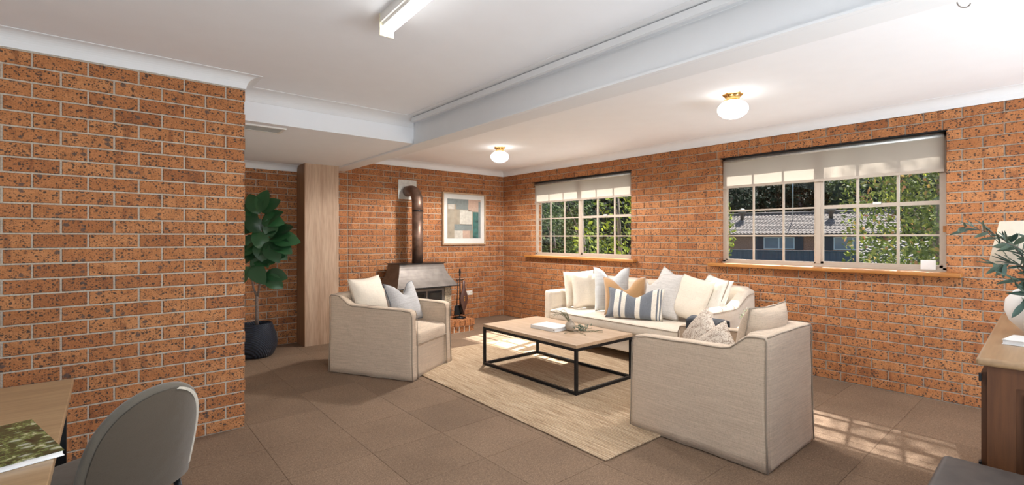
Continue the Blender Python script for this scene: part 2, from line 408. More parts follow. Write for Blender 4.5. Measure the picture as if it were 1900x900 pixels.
# ------------------------------------------------------------------ floor
FX0, FX1, FY0, FY1 = -2.5, 5.277, -3.0, 6.5
floor = struct(MB().box(FX0 - .1, FX1 + .3, FY0 - .1, FY1 + .1, -.12, -.006).build('floor', M['carpet']))
tile_cache = {}
def tile_mesh(w, d):
    key = (round(w, 3), round(d, 3))
    if key not in tile_cache:
        me = bpy.data.meshes.new('carpet_tile'); a, b, e = w / 2 - .0008, d / 2 - .0008, .0035
        vs_ = [(-a, -b, -.008), (a, -b, -.008), (a, b, -.008), (-a, b, -.008), (-a, -b, -.0015), (a, -b, -.0015), (a, b, -.0015), (-a, b, -.0015),
               (-a + e, -b + e, 0), (a - e, -b + e, 0), (a - e, b - e, 0), (-a + e, b - e, 0)]
        fs_ = [(8, 9, 10, 11)] + [(i, (i + 1) % 4, 4 + (i + 1) % 4, 4 + i) for i in range(4)] + [(4 + i, 4 + (i + 1) % 4, 8 + (i + 1) % 4, 8 + i) for i in range(4)]
        me.from_pydata(vs_, [], fs_); me.materials.append(M['carpet']); tile_cache[key] = me
    return tile_cache[key]
rest = MB(); ntile = 0
xs = [FX0] + [.27 + .5 * i for i in range(-5, 11)] ; xs = sorted(set([x for x in xs if x >= FX0])) + [FX1]
ys = [FY0] + [.36 + .5 * i for i in range(-6, 13)]; ys = sorted(set([y for y in ys if y > FY0 - .01])) + [FY1]
for i in range(len(xs) - 1):
    for j in range(len(ys) - 1):
        x0, x1, y0, y1 = xs[i], xs[i + 1], ys[j], ys[j + 1]
        if x1 - x0 < .02 or y1 - y0 < .02: continue
        if x0 > -.8 and y0 > .2 and ntile < 290:
            o = bpy.data.objects.new('carpet_tile', tile_mesh(x1 - x0, y1 - y0)); C.objects.link(o); o.parent = floor
            o.location = ((x0 + x1) / 2, (y0 + y1) / 2, 0); ntile += 1
        else: rest.box(x0 + .001, x1 - .001, y0 + .001, y1 - .001, -.008, 0)
r_ = rest.build('carpet_tile', M['carpet'], floor); r_['kind'] = 'stuff'

# ------------------------------------------------------------------ brick walls
CH = .086
def brick_shape(L, Hh, D):
    a, h, e = L / 2, Hh / 2, .0035
    vs_ = [(-a, D, -h), (a, D, -h), (a, D, h), (-a, D, h), (-a, e, -h), (a, e, -h), (a, e, h), (-a, e, h), (-a + e, 0, -h + e), (a - e, 0, -h + e), (a - e, 0, h - e), (-a + e, 0, h - e)]
    fs_ = [(8, 9, 10, 11), (0, 3, 2, 1)] + [(i, (i + 1) % 4, 4 + (i + 1) % 4, 4 + i) for i in range(4)] + [(4 + i, 4 + (i + 1) % 4, 8 + (i + 1) % 4, 8 + i) for i in range(4)]
    return vs_, fs_
brick_cache = {}
def brick_mesh(L, Hh, D, mat):
    key = (round(L, 3), round(Hh, 3), round(D, 3), mat.name)
    if key not in brick_cache:
        me = bpy.data.meshes.new('brick'); me.from_pydata(*[brick_shape(L, Hh, D)[0], [], brick_shape(L, Hh, D)[1]]); me.materials.append(mat); brick_cache[key] = me
    return brick_cache[key]
def in_view(p):
    x, y, z = p; r = .7647 * x - .6443 * y; f = .6443 * x + .7647 * y
    if f < .3: return None
    X = 950 + 890 * r / f; Y = 440 - 890 * (z - 1.356) / f
    return (X, Y, f)
def lay(bricks, wall, limit=298):
    """bricks: (centre, rotz, L, H, D, mat); nearest visible ones singly, the rest joined as stuff"""
    scored = []
    for b in bricks:
        q = in_view(b[0]); vis = q is not None and -60 < q[0] < 1960 and -60 < q[1] < 960
        scored.append((q[2] if vis else 1e6, b))
    scored.sort(key=lambda t: t[0])
    rest = {}
    for i, (s, b) in enumerate(scored):
        c, rz, L, Hh, D, mat = b
        if i < limit and s < 1e5:
            o = bpy.data.objects.new('brick', brick_mesh(L, Hh, D, mat)); C.objects.link(o); o.parent = wall
            o.location = c; o.rotation_euler = (0, 0, rz)
        else:
            mb = rest.setdefault(mat.name, (MB(), mat))[0]
            mb.add(*brick_shape(L, Hh, D), Matrix.Translation(c) @ Matrix.Rotation(rz, 4, 'Z'))
    for mb, mat in rest.values():
        o = mb.build('brick', mat, wall); o['kind'] = 'stuff'
J = .010
def courses(u0, u1, ztop, to_world, rz, par, holes=(), mat=None, phase=0.0, proud=.005, z0=0.0, end_deep=(), special=None, pitch=.24):
    """running bond from u0 to u1; to_world(u, z) is the wall face point; par 0/1 = course parity shift"""
    out = []; mat = mat or M['brick']
    n = int(math.ceil((ztop - z0) / CH)); rnd = random.Random(int(u1 * 100))
    for c in range(n):
        za = z0 + c * CH + J / 2; zb = min(z0 + (c + 1) * CH - J / 2, ztop)
        if zb - za < .015: continue
        off = phase + (pitch / 2 if (c + par) % 2 else 0)
        k0 = int(math.floor((u0 - off) / pitch)) - 1; k1 = int(math.ceil((u1 - off) / pitch)) + 1
        for k in range(k0, k1):
            a = off + k * pitch + J / 2; b = off + (k + 1) * pitch - J / 2
            if a < u0: a = u0
            if b > u1: b = u1
            if b - a < .012: continue
            segs = [(a, b, za, zb, False)]
            for (h0, h1, hz0, hz1) in holes:
                nw = []
                for (sa, sb, sz0, sz1, dp) in segs:
                    if sb <= h0 or sa >= h1 or sz1 <= hz0 or sz0 >= hz1: nw.append((sa, sb, sz0, sz1, dp)); continue
                    if sz0 < hz0 - .012 and sz1 > hz0: nw.append((max(sa, h0), min(sb, h1), sz0, hz0, dp))
                    if sz1 > hz1 + .012 and sz0 < hz1: nw.append((max(sa, h0), min(sb, h1), hz1, sz1, dp))
                    if sa < h0 - .006: nw.append((sa, h0, sz0, sz1, True))
                    if sb > h1 + .006: nw.append((h1, sb, sz0, sz1, True))
                segs = nw
            for (sa, sb, sz0, sz1, dp) in segs:
                if sb - sa < .01: continue
                D = .21 if dp else .02
                if end_deep and (abs(sb - u1) < .002 and 'hi' in end_deep): D = .11
                p = to_world((sa + sb) / 2, (sz0 + sz1) / 2, proud + rnd.uniform(-.0012, .0012))
                out.append((p, rz, round(sb - sa, 3), round(sz1 - sz0, 3), D, mat))
    return out
# left wall: face Y=3.85 looking to -Y
wl = MB().box(-2.6, .745, 3.852, 4.20, -.1, 2.6).build('wall_left', M['mortar']); struct(wl)
bl = courses(-2.5, .75, 2.415, lambda u, z, p: Vector((u, 3.85 - p, z)), 0, 1, phase=.75 - .12 + .0, end_deep=('hi',))
# the end of the left wall (faces +X)
bl += courses(3.97, 4.20, 2.5, lambda u, z, p: Vector((.745 + p, u, z)), PI / 2, 1, phase=3.97)
lay(bl, wl)
# window wall: face X=5.277 looking to -X ; openings
WZ0, WZ1 = 1.032, 2.236
WINS = [(3.825, 5.753), (.715, 2.626)]
wr = MB()
ycuts = [-3.1, .709, 2.632, 3.819, 5.759, 6.6]
for i in range(5):
    if i % 2 == 0: wr.box(5.282, 5.50, ycuts[i], ycuts[i + 1], -.1, 2.6)
    else:
        wr.box(5.282, 5.50, ycuts[i], ycuts[i + 1], -.1, WZ0 - .004); wr.box(5.282, 5.50, ycuts[i], ycuts[i + 1], WZ1 + .006, 2.6)
wr = struct(wr.build('wall_right', M['mortar']))
br = courses(-2.9, 6.5, 2.415, lambda u, z, p: Vector((5.277 - p, u, z)), -PI / 2, 0, phase=6.5, holes=[(a, b, WZ0, WZ1) for a, b in WINS])
lay(br, wr)
# back wall: face Y=6.5
wb = struct(MB().box(.6, 5.6, 6.505, 6.75, -.1, 2.6).build('wall_back', M['mortar']))
bb = courses(.75, 1.865, 2.2, lambda u, z, p: Vector((u, 6.5 - p, z)), 0, 1, phase=1.865)
# pier of alternating header and stretcher bond beside the post, then running bond
for c in range(28):
    za = c * CH + J / 2; zb = min((c + 1) * CH - J / 2, 2.415)
    segs = [(2.285, 2.52)] if c % 2 else [(2.285, 2.40), (2.41, 2.52)]
    for a, b in segs: bb.append((Vector(((a + b) / 2, 6.494, (za + zb) / 2)), 0, round(b - a, 3), round(zb - za, 3), .02, M['brick']))
bb += courses(2.53, 5.27, 2.415, lambda u, z, p: Vector((u, 6.5 - p, z)), 0, 0, phase=5.277 - .06)
lay(bb, wb)
# walls out of view that close the room
struct(MB().box(.64, .742, 4.2, 6.505, -.1, 2.6).build('wall_alcove', M['plaster']))
w = MB(); w.box(-2.6, -2.5, -3.1, -1.2, -.1, 2.6); w.box(-2.6, -2.5, 2.0, 3.86, -.1, 2.6); w.box(-2.6, -2.5, -1.2, 2.0, 2.2, 2.6); w.box(-2.6, -2.5, -1.2, 2.0, -.1, .5)
struct(w.build('wall_near', M['plaster']))
w = MB(); w.box(-2.6, -.8, -3.1, -3.0, -.1, 2.6); w.box(4.2, 5.5, -3.1, -3.0, -.1, 2.6); w.box(-.8, 4.2, -3.1, -3.0, 2.25, 2.6)
struct(w.build('wall_rear', M['plaster']))

# ------------------------------------------------------------------ ceiling, beam, bulkhead, cornices
struct(MB().box(-2.6, 2.31, -3.1, 4.21, 2.5, 2.62).build('ceiling', M['ceiling']))
struct(MB().box(2.46, 5.5, -3.1, 6.6, 2.495, 2.62).build('ceiling', M['ceiling']))
struct(MB().box(.6, 2.30, 4.21, 6.6, 2.27, 2.62).build('ceiling', M['ceiling']))
V, F = gridbox(.19, 9.62, .40, .012, 2, 1)
bm_ = struct(link_mesh('trim_1', [v + Vector((2.385, 1.75, 2.45)) for v in V], F, M['cornice'], None, False))
def cornice(name, p0, p1, n, ztop, size=.095, m0=0, m1=0, drop=None):
    """cove profile swept from p0 to p1 along a wall whose face is at p; n = direction away from the wall"""
    drop = drop or size
    prof = [(0, 0), (0, -drop), (.006, -drop), (.008, -drop + .01)]
    for i in range(1, 9):
        t = i / 8 * PI / 2
        prof.append((.010 + (size - .022) * (1 - math.cos(t)), -drop + .014 + (drop - .022) * math.sin(t)))
    prof += [(size - .008, -.007), (size, -.006), (size, 0)]
    p0 = Vector((*p0, 0)); p1 = Vector((*p1, 0)); n = Vector((*n, 0)); d = (p1 - p0).normalized()
    vs_ = []
    for P, mm, sg in ((p0, m0, 1), (p1, m1, -1)):
        for (o, z) in prof: vs_.append(P + n * o + d * (sg * mm * o) + Vector((0, 0, ztop + z)))
    k = len(prof)
    fs_ = [(i, (i + 1) % k, k + (i + 1) % k, k + i) for i in range(k)] + [tuple(range(k)), tuple(range(2 * k - 1, k - 1, -1))]
    o = link_mesh(name, vs_, fs_, M['cornice']); struct(o); return o
cornice('trim_2', (-2.5, 3.85), (.75, 3.85), (0, -1), 2.503, .095, 0, -1, .09)
cornice('trim_3', (.75, 3.85), (.75, 4.21), (1, 0), 2.503, .095, -1, 1, .09)
cornice('trim_4', (.75, 4.21), (2.29, 4.21), (0, -1), 2.503, .15, 0, .6, .08)
cornice('trim_5', (5.277, -3.0), (5.277, 6.5), (-1, 0), 2.498, .095, 0, 1, .093)
cornice('trim_6', (5.277, 6.5), (2.48, 6.5), (0, -1), 2.498, .095, 1, 0, .093)
cornice('trim_7', (1.865, 6.5), (.75, 6.5), (0, -1), 2.273, .085, 0, 0, .08)
# beam cornice with a raised batten and shadow gap
cornice('trim_8', (2.29, -3.0), (2.29, 4.13), (-1, 0), 2.503, .14, 0, 0, .045)
struct(MB().box(2.20, 2.226, -3.0, 4.09, 2.445, 2.485).build('trim_9', M['cornice']))
struct(MB().box(2.262, 2.292, -3.0, 4.21, 2.25, 2.262).build('trim_10', M['cornice']))

# timber clad post
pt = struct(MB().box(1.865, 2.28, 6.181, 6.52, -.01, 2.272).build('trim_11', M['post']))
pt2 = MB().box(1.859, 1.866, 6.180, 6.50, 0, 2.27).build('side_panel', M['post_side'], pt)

# ------------------------------------------------------------------ windows
def window(idx, y0, y1):
    z0, z1 = 1.066, 2.232; xf0, xf1 = 5.352, 5.392
    fr = MB(); fw = .032
    ym = (y0 + y1) / 2
    fr.box(xf0, xf1, y0 + .001, y0 + fw, z0, z1); fr.box(xf0, xf1, y1 - fw, y1 - .001, z0, z1)
    fr.box(xf0, xf1, y0, y1, z0, z0 + .03); fr.box(xf0, xf1, y0, y1, z1 - .03, z1)
    fr.box(xf0 - .01, xf1, y0, y1, z0, z0 + .014)
    w_ = struct(fr.build('window_%d' % idx, M['alu']))
    MB().box(xf0 - .004, xf1, ym - .022, ym + .022, z0 + .03, z1 - .03).build('mullion', M['alu'], w_)
    # far half (towards y1): fixed light; near half (towards y0): double hung
    H = z1 - z0 - .06
    for half, (a, b) in enumerate(((ym + .022, y1 - fw), (y0 + fw, ym - .022))):
        sx0, sx1 = (5.362, 5.380) if half == 0 else (5.356, 5.384)
        s = MB(); t = .014 if half == 0 else .022
        s.box(sx0, sx1, a, a + t, z0 + .03, z1 - .03); s.box(sx0, sx1, b - t, b, z0 + .03, z1 - .03)
        s.box(sx0, sx1, a, b, z0 + .03, z0 + .03 + t); s.box(sx0, sx1, a, b, z1 - .03 - t, z1 - .03)
        sash = s.build('sash', M['alu'], w_)
        for i in (1, 2):
            yy = a + (b - a) * i / 3
            MB().box(sx0 + .002, sx1, yy - .009, yy + .009, z0 + .03, z1 - .03).build('glazing_bar', M['alu'], sash)
        for i in (1, 2, 3):
            zz = z0 + .03 + H * i / 4; hw = .017 if (half == 1 and i == 2) else .008
            MB().box(sx0 + .001, sx1 + (.004 if hw > .01 else 0), a, b, zz - hw, zz + hw).build('glazing_bar' if hw < .01 else 'meeting_rail', M['alu'], sash)
        for i in range(3):
            for j in range(4):
                MB().box(5.370, 5.373, a + (b - a) * i / 3, a + (b - a) * (i + 1) / 3, z0 + .03 + H * j / 4, z0 + .03 + H * (j + 1) / 4).build('pane', M['glass'], sash)
        if half == 1: MB().box(5.345, 5.358, (a + b) / 2 - .03, (a + b) / 2 + .03, z0 + .03 + H / 2 + .005, z0 + .03 + H / 2 + .028).build('sash_lock', M['zinc'], sash)
    MB().box(5.34, 5.353, y0 + .012, y0 + .03, 1.40, 1.45).build('catch', M['sill'], w_)
    sl = rbox('sill', 5.185, 5.36, y0 - .10, y1 + .10, 1.030, 1.066, .008, M['sill'], w_)
    MB().box(5.27, 5.50, y0, y1, z1 + .0015, z1 + .008).build('lintel', M['black'], w_)
    # roller blind
    t = thing('roller_blind', ('cream roller blind partly lowered over the small window above the sofa\'s far end' if idx == 1 else
              'cream roller blind partly lowered over the large window nearest the olive branches'), 'blind', (5.33, ym, z1), 0, 'roller blinds')
    rl = MB(); rl.tube([(-.005, y0 + .02 - ym, -.03), (-.005, y1 - .02 - ym, -.03)], .016, 12); rl.build('roller', M['zinc'], t, True)
    n = 24; vs_ = []; fs_ = []
    zb = 1.915 - z1
    for i in range(n + 1):
        yy = y0 + .022 - ym + (y1 - y0 - .044) * i / n
        for zz in (-.03, -.12, -.2, zb): vs_.append((-.012 + .002 * math.sin(i * .9), yy, zz))
    for i in range(n):
        for j in range(3): fs_.append((i * 4 + j, i * 4 + j + 1, (i + 1) * 4 + j + 1, (i + 1) * 4 + j))
    link_mesh('blind_fabric', vs_, fs_, M['blind'], t)
    MB().box(-.018, -.008, y0 + .02 - ym, y1 - .02 - ym, zb - .014, zb + .012).build('bottom_rail', M['alu'], t)
    return w_
window(1, *WINS[0]); window(2, *WINS[1])
t = MB().box(5.340, 5.345, .79, .89, 1.08, 1.16).build('card', M['paper']); tag(t, 'small white card standing in the lower right corner of the larger window', 'card')

# ------------------------------------------------------------------ ceiling fittings
def globe_light(x, y, label, watts):
    t = thing('ceiling_light', label, 'ceiling light', (x, y, 2.496), 0, 'opal globe ceiling lights')
    m = MB(); n = 12; vs_ = []; prof = [(.072, 0), (.066, -.012), (.045, -.035), (.058, -.05), (.062, -.056)]
    m2 = MB()
    for i, (r, z) in enumerate(prof):
        for k in range(36):
            rr = r * (1 + (.10 * math.cos(k / 36 * 2 * PI * 6) if i < 3 else 0)); vs_.append((rr * math.cos(2 * PI * k / 36), rr * math.sin(2 * PI * k / 36), z))
    fs_ = [(i * 36 + k, i * 36 + (k + 1) % 36, (i + 1) * 36 + (k + 1) % 36, (i + 1) * 36 + k) for i in range(4) for k in range(36)] + [tuple(range(36)), tuple(range(4 * 36 + 35, 4 * 36 - 1, -1))]
    link_mesh('canopy', vs_, fs_, M['brass'], t, True)
    g = MB().lathe([(.052, -.052), (.062, -.062), (.09, -.075), (.112, -.10), (.115, -.13), (.102, -.158), (.075, -.18), (.04, -.193), (.005, -.197)], 32)
    g.build('globe', M['globe'], t, True)
    for a in (.5, 2.6, 4.7):
        s = MB(); s.tube([(.058 * math.cos(a), .058 * math.sin(a), -.054), (.075 * math.cos(a), .075 * math.sin(a), -.054)], .004, 6); s.build('thumb_screw', M['brass'], t)
    light('bulb', 'SPOT', (x, y, 2.27), watts, (1, .95, .9), shadow_soft_size=.10, spot_size=R(172), spot_blend=.25)
globe_light(3.81, 1.79, 'opal glass globe ceiling light above the right-hand armchair', 66)
globe_light(3.80, 4.75, 'opal glass globe ceiling light near the stove corner', 190)
t = thing('fluorescent_light', 'lit fluorescent batten light on the ceiling near the left brick wall', 'ceiling light', (1.10, 2.31, 2.5), R(-3))
MB().box(-.035, .035, -1.25, 0, -.045, 0).build('housing', M['white'], t)
MB().box(-.022, .022, -1.25, -.006, -.06, -.045).build('reflector', M['white'], t)
m = MB(); m.tube([(0, -1.22, -.085), (0, -.008, -.085)], .022, 16); m.build('tube', M['tube'], t, True)
for yy in (-.004, -1.25): MB().box(-.038, .038, yy, yy + .006, -.112, 0).build('end_cap', M['cream_plastic'], t)
light('batten_light', 'AREA', (1.13, 1.69, 2.37), 12, (1, .98, .95), (0, 0, R(-3)), shape='RECTANGLE', size=.06, size_y=1.15)
t = thing('ceiling_vent', 'white rectangular ceiling vent in the lowered ceiling above the fig', 'vent', (.99, 4.42, 2.27))
m = MB(); m.box(-.16, .16, -.11, -.085, -.012, 0); m.box(-.16, .16, .085, .11, -.012, 0); m.box(-.16, -.135, -.085, .085, -.012, 0); m.box(.135, .16, -.085, .085, -.012, 0)
m.build('frame', M['white'], t)
MB().box(-.135, .135, -.085, .085, -.003, 0).build('backing', M['iron'], t)
for i in range(9):
    MB().box(-.135, .135, -.006, .006, -.010, -.003).build('slat', M['zinc'], t).location = (0, -.072 + i * .018, 0)
# hook
t = thing('ceiling_hook', 'bare metal hook hanging from the ceiling at the top right', 'hook', (2.985, .345, 2.496))
pts = [(0, 0, 0), (0, 0, -.03), (-.004, .006, -.045)] + [(.0 + .025 * math.sin(a), 0.0 - .02 * math.sin(a) , -.068 - .025 * math.cos(a)) for a in [R(d) for d in range(-150, 100, 25)]]
m = MB(); m.tube(pts, .0025, 8); m.build('hook_wire', M['iron'], t, True)
MB().lathe([(.012, -.004), (.012, 0)], 12).build('hook_base', M['iron'], t)

# ------------------------------------------------------------------ rug
def rugfn(v):
    v = Vector(v); v.z += .0015 * noise.noise(Vector((v.x * 4, v.y * 4, 0)))
    v.x += .006 * noise.noise(Vector((0, v.y * 1.6, 3))); v.y += .006 * noise.noise(Vector((v.x * 2, 0, 9))); return v
o = rbox('jute_rug', -1.17, 1.17, -1.535, 1.535, 0.001, .013, .005, M['jute'], None, rugfn, 1, (40, 60, 1))
o.location = (3.50, 3.36, 0); o.rotation_euler = (0, 0, R(-1.2)); tag(o, 'natural woven jute rug under the coffee table', 'rug')
RZ = .0145

# ------------------------------------------------------------------ coffee table
t = thing('coffee_table', 'rectangular coffee table with light oak top and black steel frame', 'table', (3.425, 3.412, RZ))
hx, hy, H = .395, .66, .425
rbox('tabletop', -hx, hx, -hy, hy, H - .03, H, .003, M['oak'], t, None, 1, 1, False)
for sx in (-1, 1):
    for sy in (-1, 1):
        MB().box(sx * hx - (sx + 1) * .0125, sx * hx - (sx - 1) * .0125, sy * hy - (sy + 1) * .0125, sy * hy - (sy - 1) * .0125, 0, H - .03).build('leg', M['black'], t)
for z in (0.0, H - .055):
    for sx in (-1, 1):
        MB().box(sx * hx - (sx + 1) * .0125, sx * hx - (sx - 1) * .0125, -hy + .025, hy - .025, z, z + .025).build('rail', M['black'], t)
    for sy in (-1, 1):
        MB().box(-hx + .025, hx - .025, sy * hy - (sy + 1) * .0125, sy * hy - (sy - 1) * .0125, z, z + .025).build('rail', M['black'], t)
TT = RZ + H

# ------------------------------------------------------------------ soft things
def tube_path(name, pts, r, mat, parent):
    m = MB(); m.tube(pts, r, 6); return m.build(name, mat, parent, True)
def armchair(loc, rz, label, w, d, seed, mat):
    t = thing('armchair', label, 'armchair', loc, rz, 'slipcovered armchairs')
    th = .095; hb = .785; ht = .665
    def hfun(y):      # y: -d/2 front .. d/2 back
        u = (y + d / 2) / d
        base = ht + .035 * u
        s = max(0, min(1, (u - .74) / .17)); s = s * s * (3 - 2 * s)
        return base + (hb - base) * s
    def flare(v):
        k = max(0, 1 - v.z / .35); s = 1 + .025 * k
        w_ = wob(v, .006, 5, seed)
        w_.x *= s; w_.y *= s; w_.z = max(v.z, .002) if v.z < .03 else w_.z
        if v.z < .03: w_.z = .004 + .006 * (noise.noise(Vector((v.x * 6, v.y * 6, seed))) + .5)
        return w_
    def armfn(v):
        z = v.z / .70 * hfun(v.y)
        fr = max(0, (-v.y - d / 2 + .05) / .05)
        if v.z > .3: z -= .03 * fr * fr
        bul = .012 * math.sin(PI * min(1, max(0, z / .7))) * (1 if v.x > 0 else -1)
        return flare(Vector((v.x + bul * .5, v.y, z)))
    for sx in (-1, 1):
        x0 = sx * (w / 2 - th / 2)
        rbox('arm', x0 - th / 2, x0 + th / 2, -d / 2, d / 2, 0, .70, .022, mat, t, armfn, 2, (3, 22, 16))
    rbox('backrest', -w / 2 + .03, w / 2 - .03, d / 2 - .13, d / 2 + .004, 0, hb + .004, .03, mat, t, flare, 2, (14, 3, 16))
    def skirt(v): return flare(v)
    rbox('skirt', -w / 2 + th - .01, w / 2 - th + .01, -d / 2 + .025, d / 2 - .1, 0, .31, .012, mat, t, skirt, 2, (12, 8, 8))
    def seat(v):
        zz = v.z
        if v.z > .38: zz += .035 * (1 - (v.x / (w / 2)) ** 2) * (1 - ((v.y + .06) / (d / 2)) ** 2)
        return wob((v.x, v.y, zz), .005, 6, seed + 1)
    rbox('seat_cushion', -w / 2 + th - .004, w / 2 - th + .004, -d / 2 - .012, d / 2 - .12, .305, .445, .045, mat, t, seat, 3, (12, 14, 3))
    # piping
    for sx in (-1, 1):
        for xo in (sx * (w / 2 - .002), sx * (w / 2 - th + .002)):
            pts = []
            if abs(xo) > w / 2 - .05:
                pts += [flare(Vector((xo, d / 2 - .004, z))) + Vector((sx * .003, .004, 0)) for z in (.02, .2, .4, .6, hb - .03)]
            ys_ = [d / 2 - .01 - (d - .03) * i / 18 for i in range(19)]
            pts += [flare(Vector((xo + sx * .004 * (1 if abs(xo) > w / 2 - .05 else -1), y, hfun(y) - (.012 if i < 17 else .018)))) for i, y in enumerate(ys_)]
            pts += [flare(Vector((xo, -d / 2 - .001, z))) for z in (.60, .45, .3, .15, .02)]
            tube_path('piping', pts, .0048, M['linen_pipe'], t)
    pts = [flare(Vector((x, d / 2 - .0, hb - .004 - .008 * abs(x) / w))) for x in [-w / 2 + .02 + (w - .04) * i / 8 for i in range(9)]]
    tube_path('piping', pts, .0048, M['linen_pipe'], t)
    pts = [seat(Vector((x, -d / 2 - .015, .335))) for x in [-w / 2 + th + .01 + (w - 2 * th - .02) * i / 8 for i in range(9)]]
    tube_path('piping', pts, .003, M['linen_pipe'], t)
    return t
armchair((2.275, 4.64, 0.0), R(29.5), 'beige slipcovered armchair beside the timber post and stove', .76, .95, 1, M['linen'])
armchair((3.235, 1.62, 0.0), R(180), 'beige slipcovered armchair in the right foreground seen from behind', .715, .92, 2, M['linen'])

def cushion(label, mat, p, face, w=.5, h=.5, t=.16, lean=12, roll=0, chop=0.0, pipe=None, seed=0, pin=.08, chop_x=0.0, name='cushion', group=None):
    """p = bottom centre (world), face = yaw in degrees of the direction the front looks towards, lean = backwards tilt"""
    n = 18; V = []; idx = {}
    def outline(u, v):
        x = w / 2 * u * (1 - pin * (1 - v * v) * abs(u)); z = h / 2 * v * (1 - pin * (1 - u * u) * abs(v))
        if chop and v > -.3:
            z -= chop * h * math.exp(-((u - chop_x) / .42) ** 2) * ((v + .3) / 1.3) ** 1.5
        if v < 0: z -= 0
        return x, z
    F = []
    def vert(i, j, s):
        edge = i in (0, n) or j in (0, n)
        key = (i, j, 0 if edge else s)
        if key not in idx:
            u = -1 + 2 * i / n; v = -1 + 2 * j / n; x, z = outline(u, v)
            th = 0 if edge else t / 2 * ((1 - u ** 4) * (1 - v ** 4)) ** .55 * (.75 + .25 * math.cos(u * 1.2) * math.cos(v * 1.2))
            if chop: th *= 1 - .25 * math.exp(-((u - chop_x) / .35) ** 2) * max(0, v)
            P = Vector((x, -s * th, z + h / 2))
            P += noise.noise_vector(Vector((x * 5, z * 5, s + seed * 5.1))) * .008 + noise.noise_vector(Vector((x * 14, z * 14, s + seed * 3.3))) * .0035
            idx[key] = len(V); V.append(P)
        return idx[key]
    for s in (1, -1):
        for i in range(n):
            for j in range(n):
                q = (vert(i, j, s), vert(i + 1, j, s), vert(i + 1, j + 1, s), vert(i, j + 1, s))
                F.append(q if s == 1 else q[::-1])
    rim = [V[vert(i, 0, 1)].copy() for i in range(n)] + [V[vert(n, j, 1)].copy() for j in range(n)] + [V[vert(i, n, 1)].copy() for i in range(n, 0, -1)] + [V[vert(0, j, 1)].copy() for j in range(n, -1, -1)]
    rot = Matrix.Rotation(R(face + 90), 4, 'Z') @ Matrix.Rotation(R(-lean), 4, 'X') @ Matrix.Rotation(R(roll), 4, 'Y')
    lowest = min((rot @ v).z for v in V)
    mtx = Matrix.Translation(Vector(p) + Vector((0, 0, -lowest + .002))) @ rot
    if pipe:
        e = thing(name, label, 'cushion', (0, 0, 0), 0, group); e.matrix_world = mtx
        link_mesh('cover', V, F, mat, e, True); tube_path('piping', rim, .0042, pipe, e)
    else:
        e = link_mesh(name, V, F, mat, None, True); e.matrix_world = mtx; tag(e, label, 'cushion', group)
    return e

# sofa -------------------------------------------------------------
SW, SD = 2.26, .95
S = thing('sofa', 'long cream linen sofa against the brick wall below the windows', 'sofa', (4.735, 3.325, 0), R(-90))
def sarm(v):
    u = (v.y + SD / 2) / SD; s = max(0, min(1, (u - .52) / .36)); s = s * s * (3 - 2 * s)
    z = v.z
    if v.z > .3: z = .3 + (v.z - .3) * ((.675 + .135 * s - .3) / (.70 - .3))
    x = v.x; 
    return wob((x, v.y, z), .003, 5, 3)
for sx in (-1, 1):
    x0 = sx * (SW / 2 - .07)
    rbox('arm', x0 - .06, x0 + .06, -SD / 2 + .02, SD / 2, .11, .70, .035, M['sofa'], S, sarm, 3, (2, 20, 10))
    o = MB()
    pts = [sarm(Vector((x0 + sx * .062, y, .665))) for y in [-SD / 2 + .05 + (SD - .1) * i / 12 for i in range(13)]]
    tube_path('piping', pts, .0035, M['linen_pipe'], S)
rbox('backrest', -SW / 2 + .05, SW / 2 - .05, SD / 2 - .20, SD / 2, .12, .835, .05, M['sofa'], S, lambda v: wob((v.x, v.y + .03 * (v.z - .4), v.z), .004, 4, 5), 3, (30, 3, 8))
rbox('base', -SW / 2 + .02, SW / 2 - .02, -SD / 2 + .02, SD / 2 - .05, .115, .33, .012, M['sofa'], S, lambda v: wob(v, .002, 4, 6), 2, (24, 6, 3))
rbox('seat_cushion', -SW / 2 + .135, SW / 2 - .135, -SD / 2 - .01, SD / 2 - .21, .315, .445, .035, M['sofa'], S,
     lambda v: wob((v.x, v.y, v.z + (.012 if v.z > .38 else 0) * (1 - (v.y / .5) ** 2)), .003, 5, 8), 3, (40, 10, 2))
for z in (.33, .425):
    tube_path('piping', [(x, -SD / 2 - .009, z) for x in (-SW / 2 + .15, 0, SW / 2 - .15)], .0035, M['linen_pipe'], S)
for sx in (-1, 1):
    for y in (-SD / 2 + .09, SD / 2 - .09): MB().lathe([(.02, .0135), (.028, .12)], 12, (sx * (SW / 2 - .1), y, 0)).build('leg', M['black'], S, True)
SZ = .452
cushion('cream cushion at the far left end of the sofa', M['cream'], (4.69, 4.17, SZ), -100, .50, .47, .15, 8, seed=1, group='cushions on the sofa')
cushion('cream cushion second from the left on the sofa', M['cream'], (4.66, 3.99, SZ), -108, .50, .46, .15, 10, seed=2, group='cushions on the sofa')
cushion('pale blue-grey cushion with two peaks behind the tan cushion', M['pale_blue'], (4.68, 3.66, SZ), -132, .44, .54, .15, 10, chop=.22, seed=3, group='cushions on the sofa')
cushion('tan velvet cushion behind the striped cushion', M['tan'], (4.57, 3.38, SZ), -135, .50, .46, .14, 18, chop=.34, seed=4, group='cushions on the sofa')
cushion('light grey cushion partly hidden behind the mid-grey cushion', M['light_grey'], (4.76, 3.05, SZ), -160, .40, .46, .13, 14, roll=24, chop=.05, seed=5, group='cushions on the sofa')
cushion('mid-grey textured cushion to the right of the striped cushion', M['grey_fab'], (4.60, 2.98, SZ), -165, .42, .52, .14, 16, roll=5, chop=.30, chop_x=-.75, seed=6, group='cushions on the sofa')
cushion('long navy and cream striped lumbar cushion', M['striped'], (4.40, 3.16, SZ), -158, .63, .36, .15, 22, chop=.28, seed=7, group='cushions on the sofa')
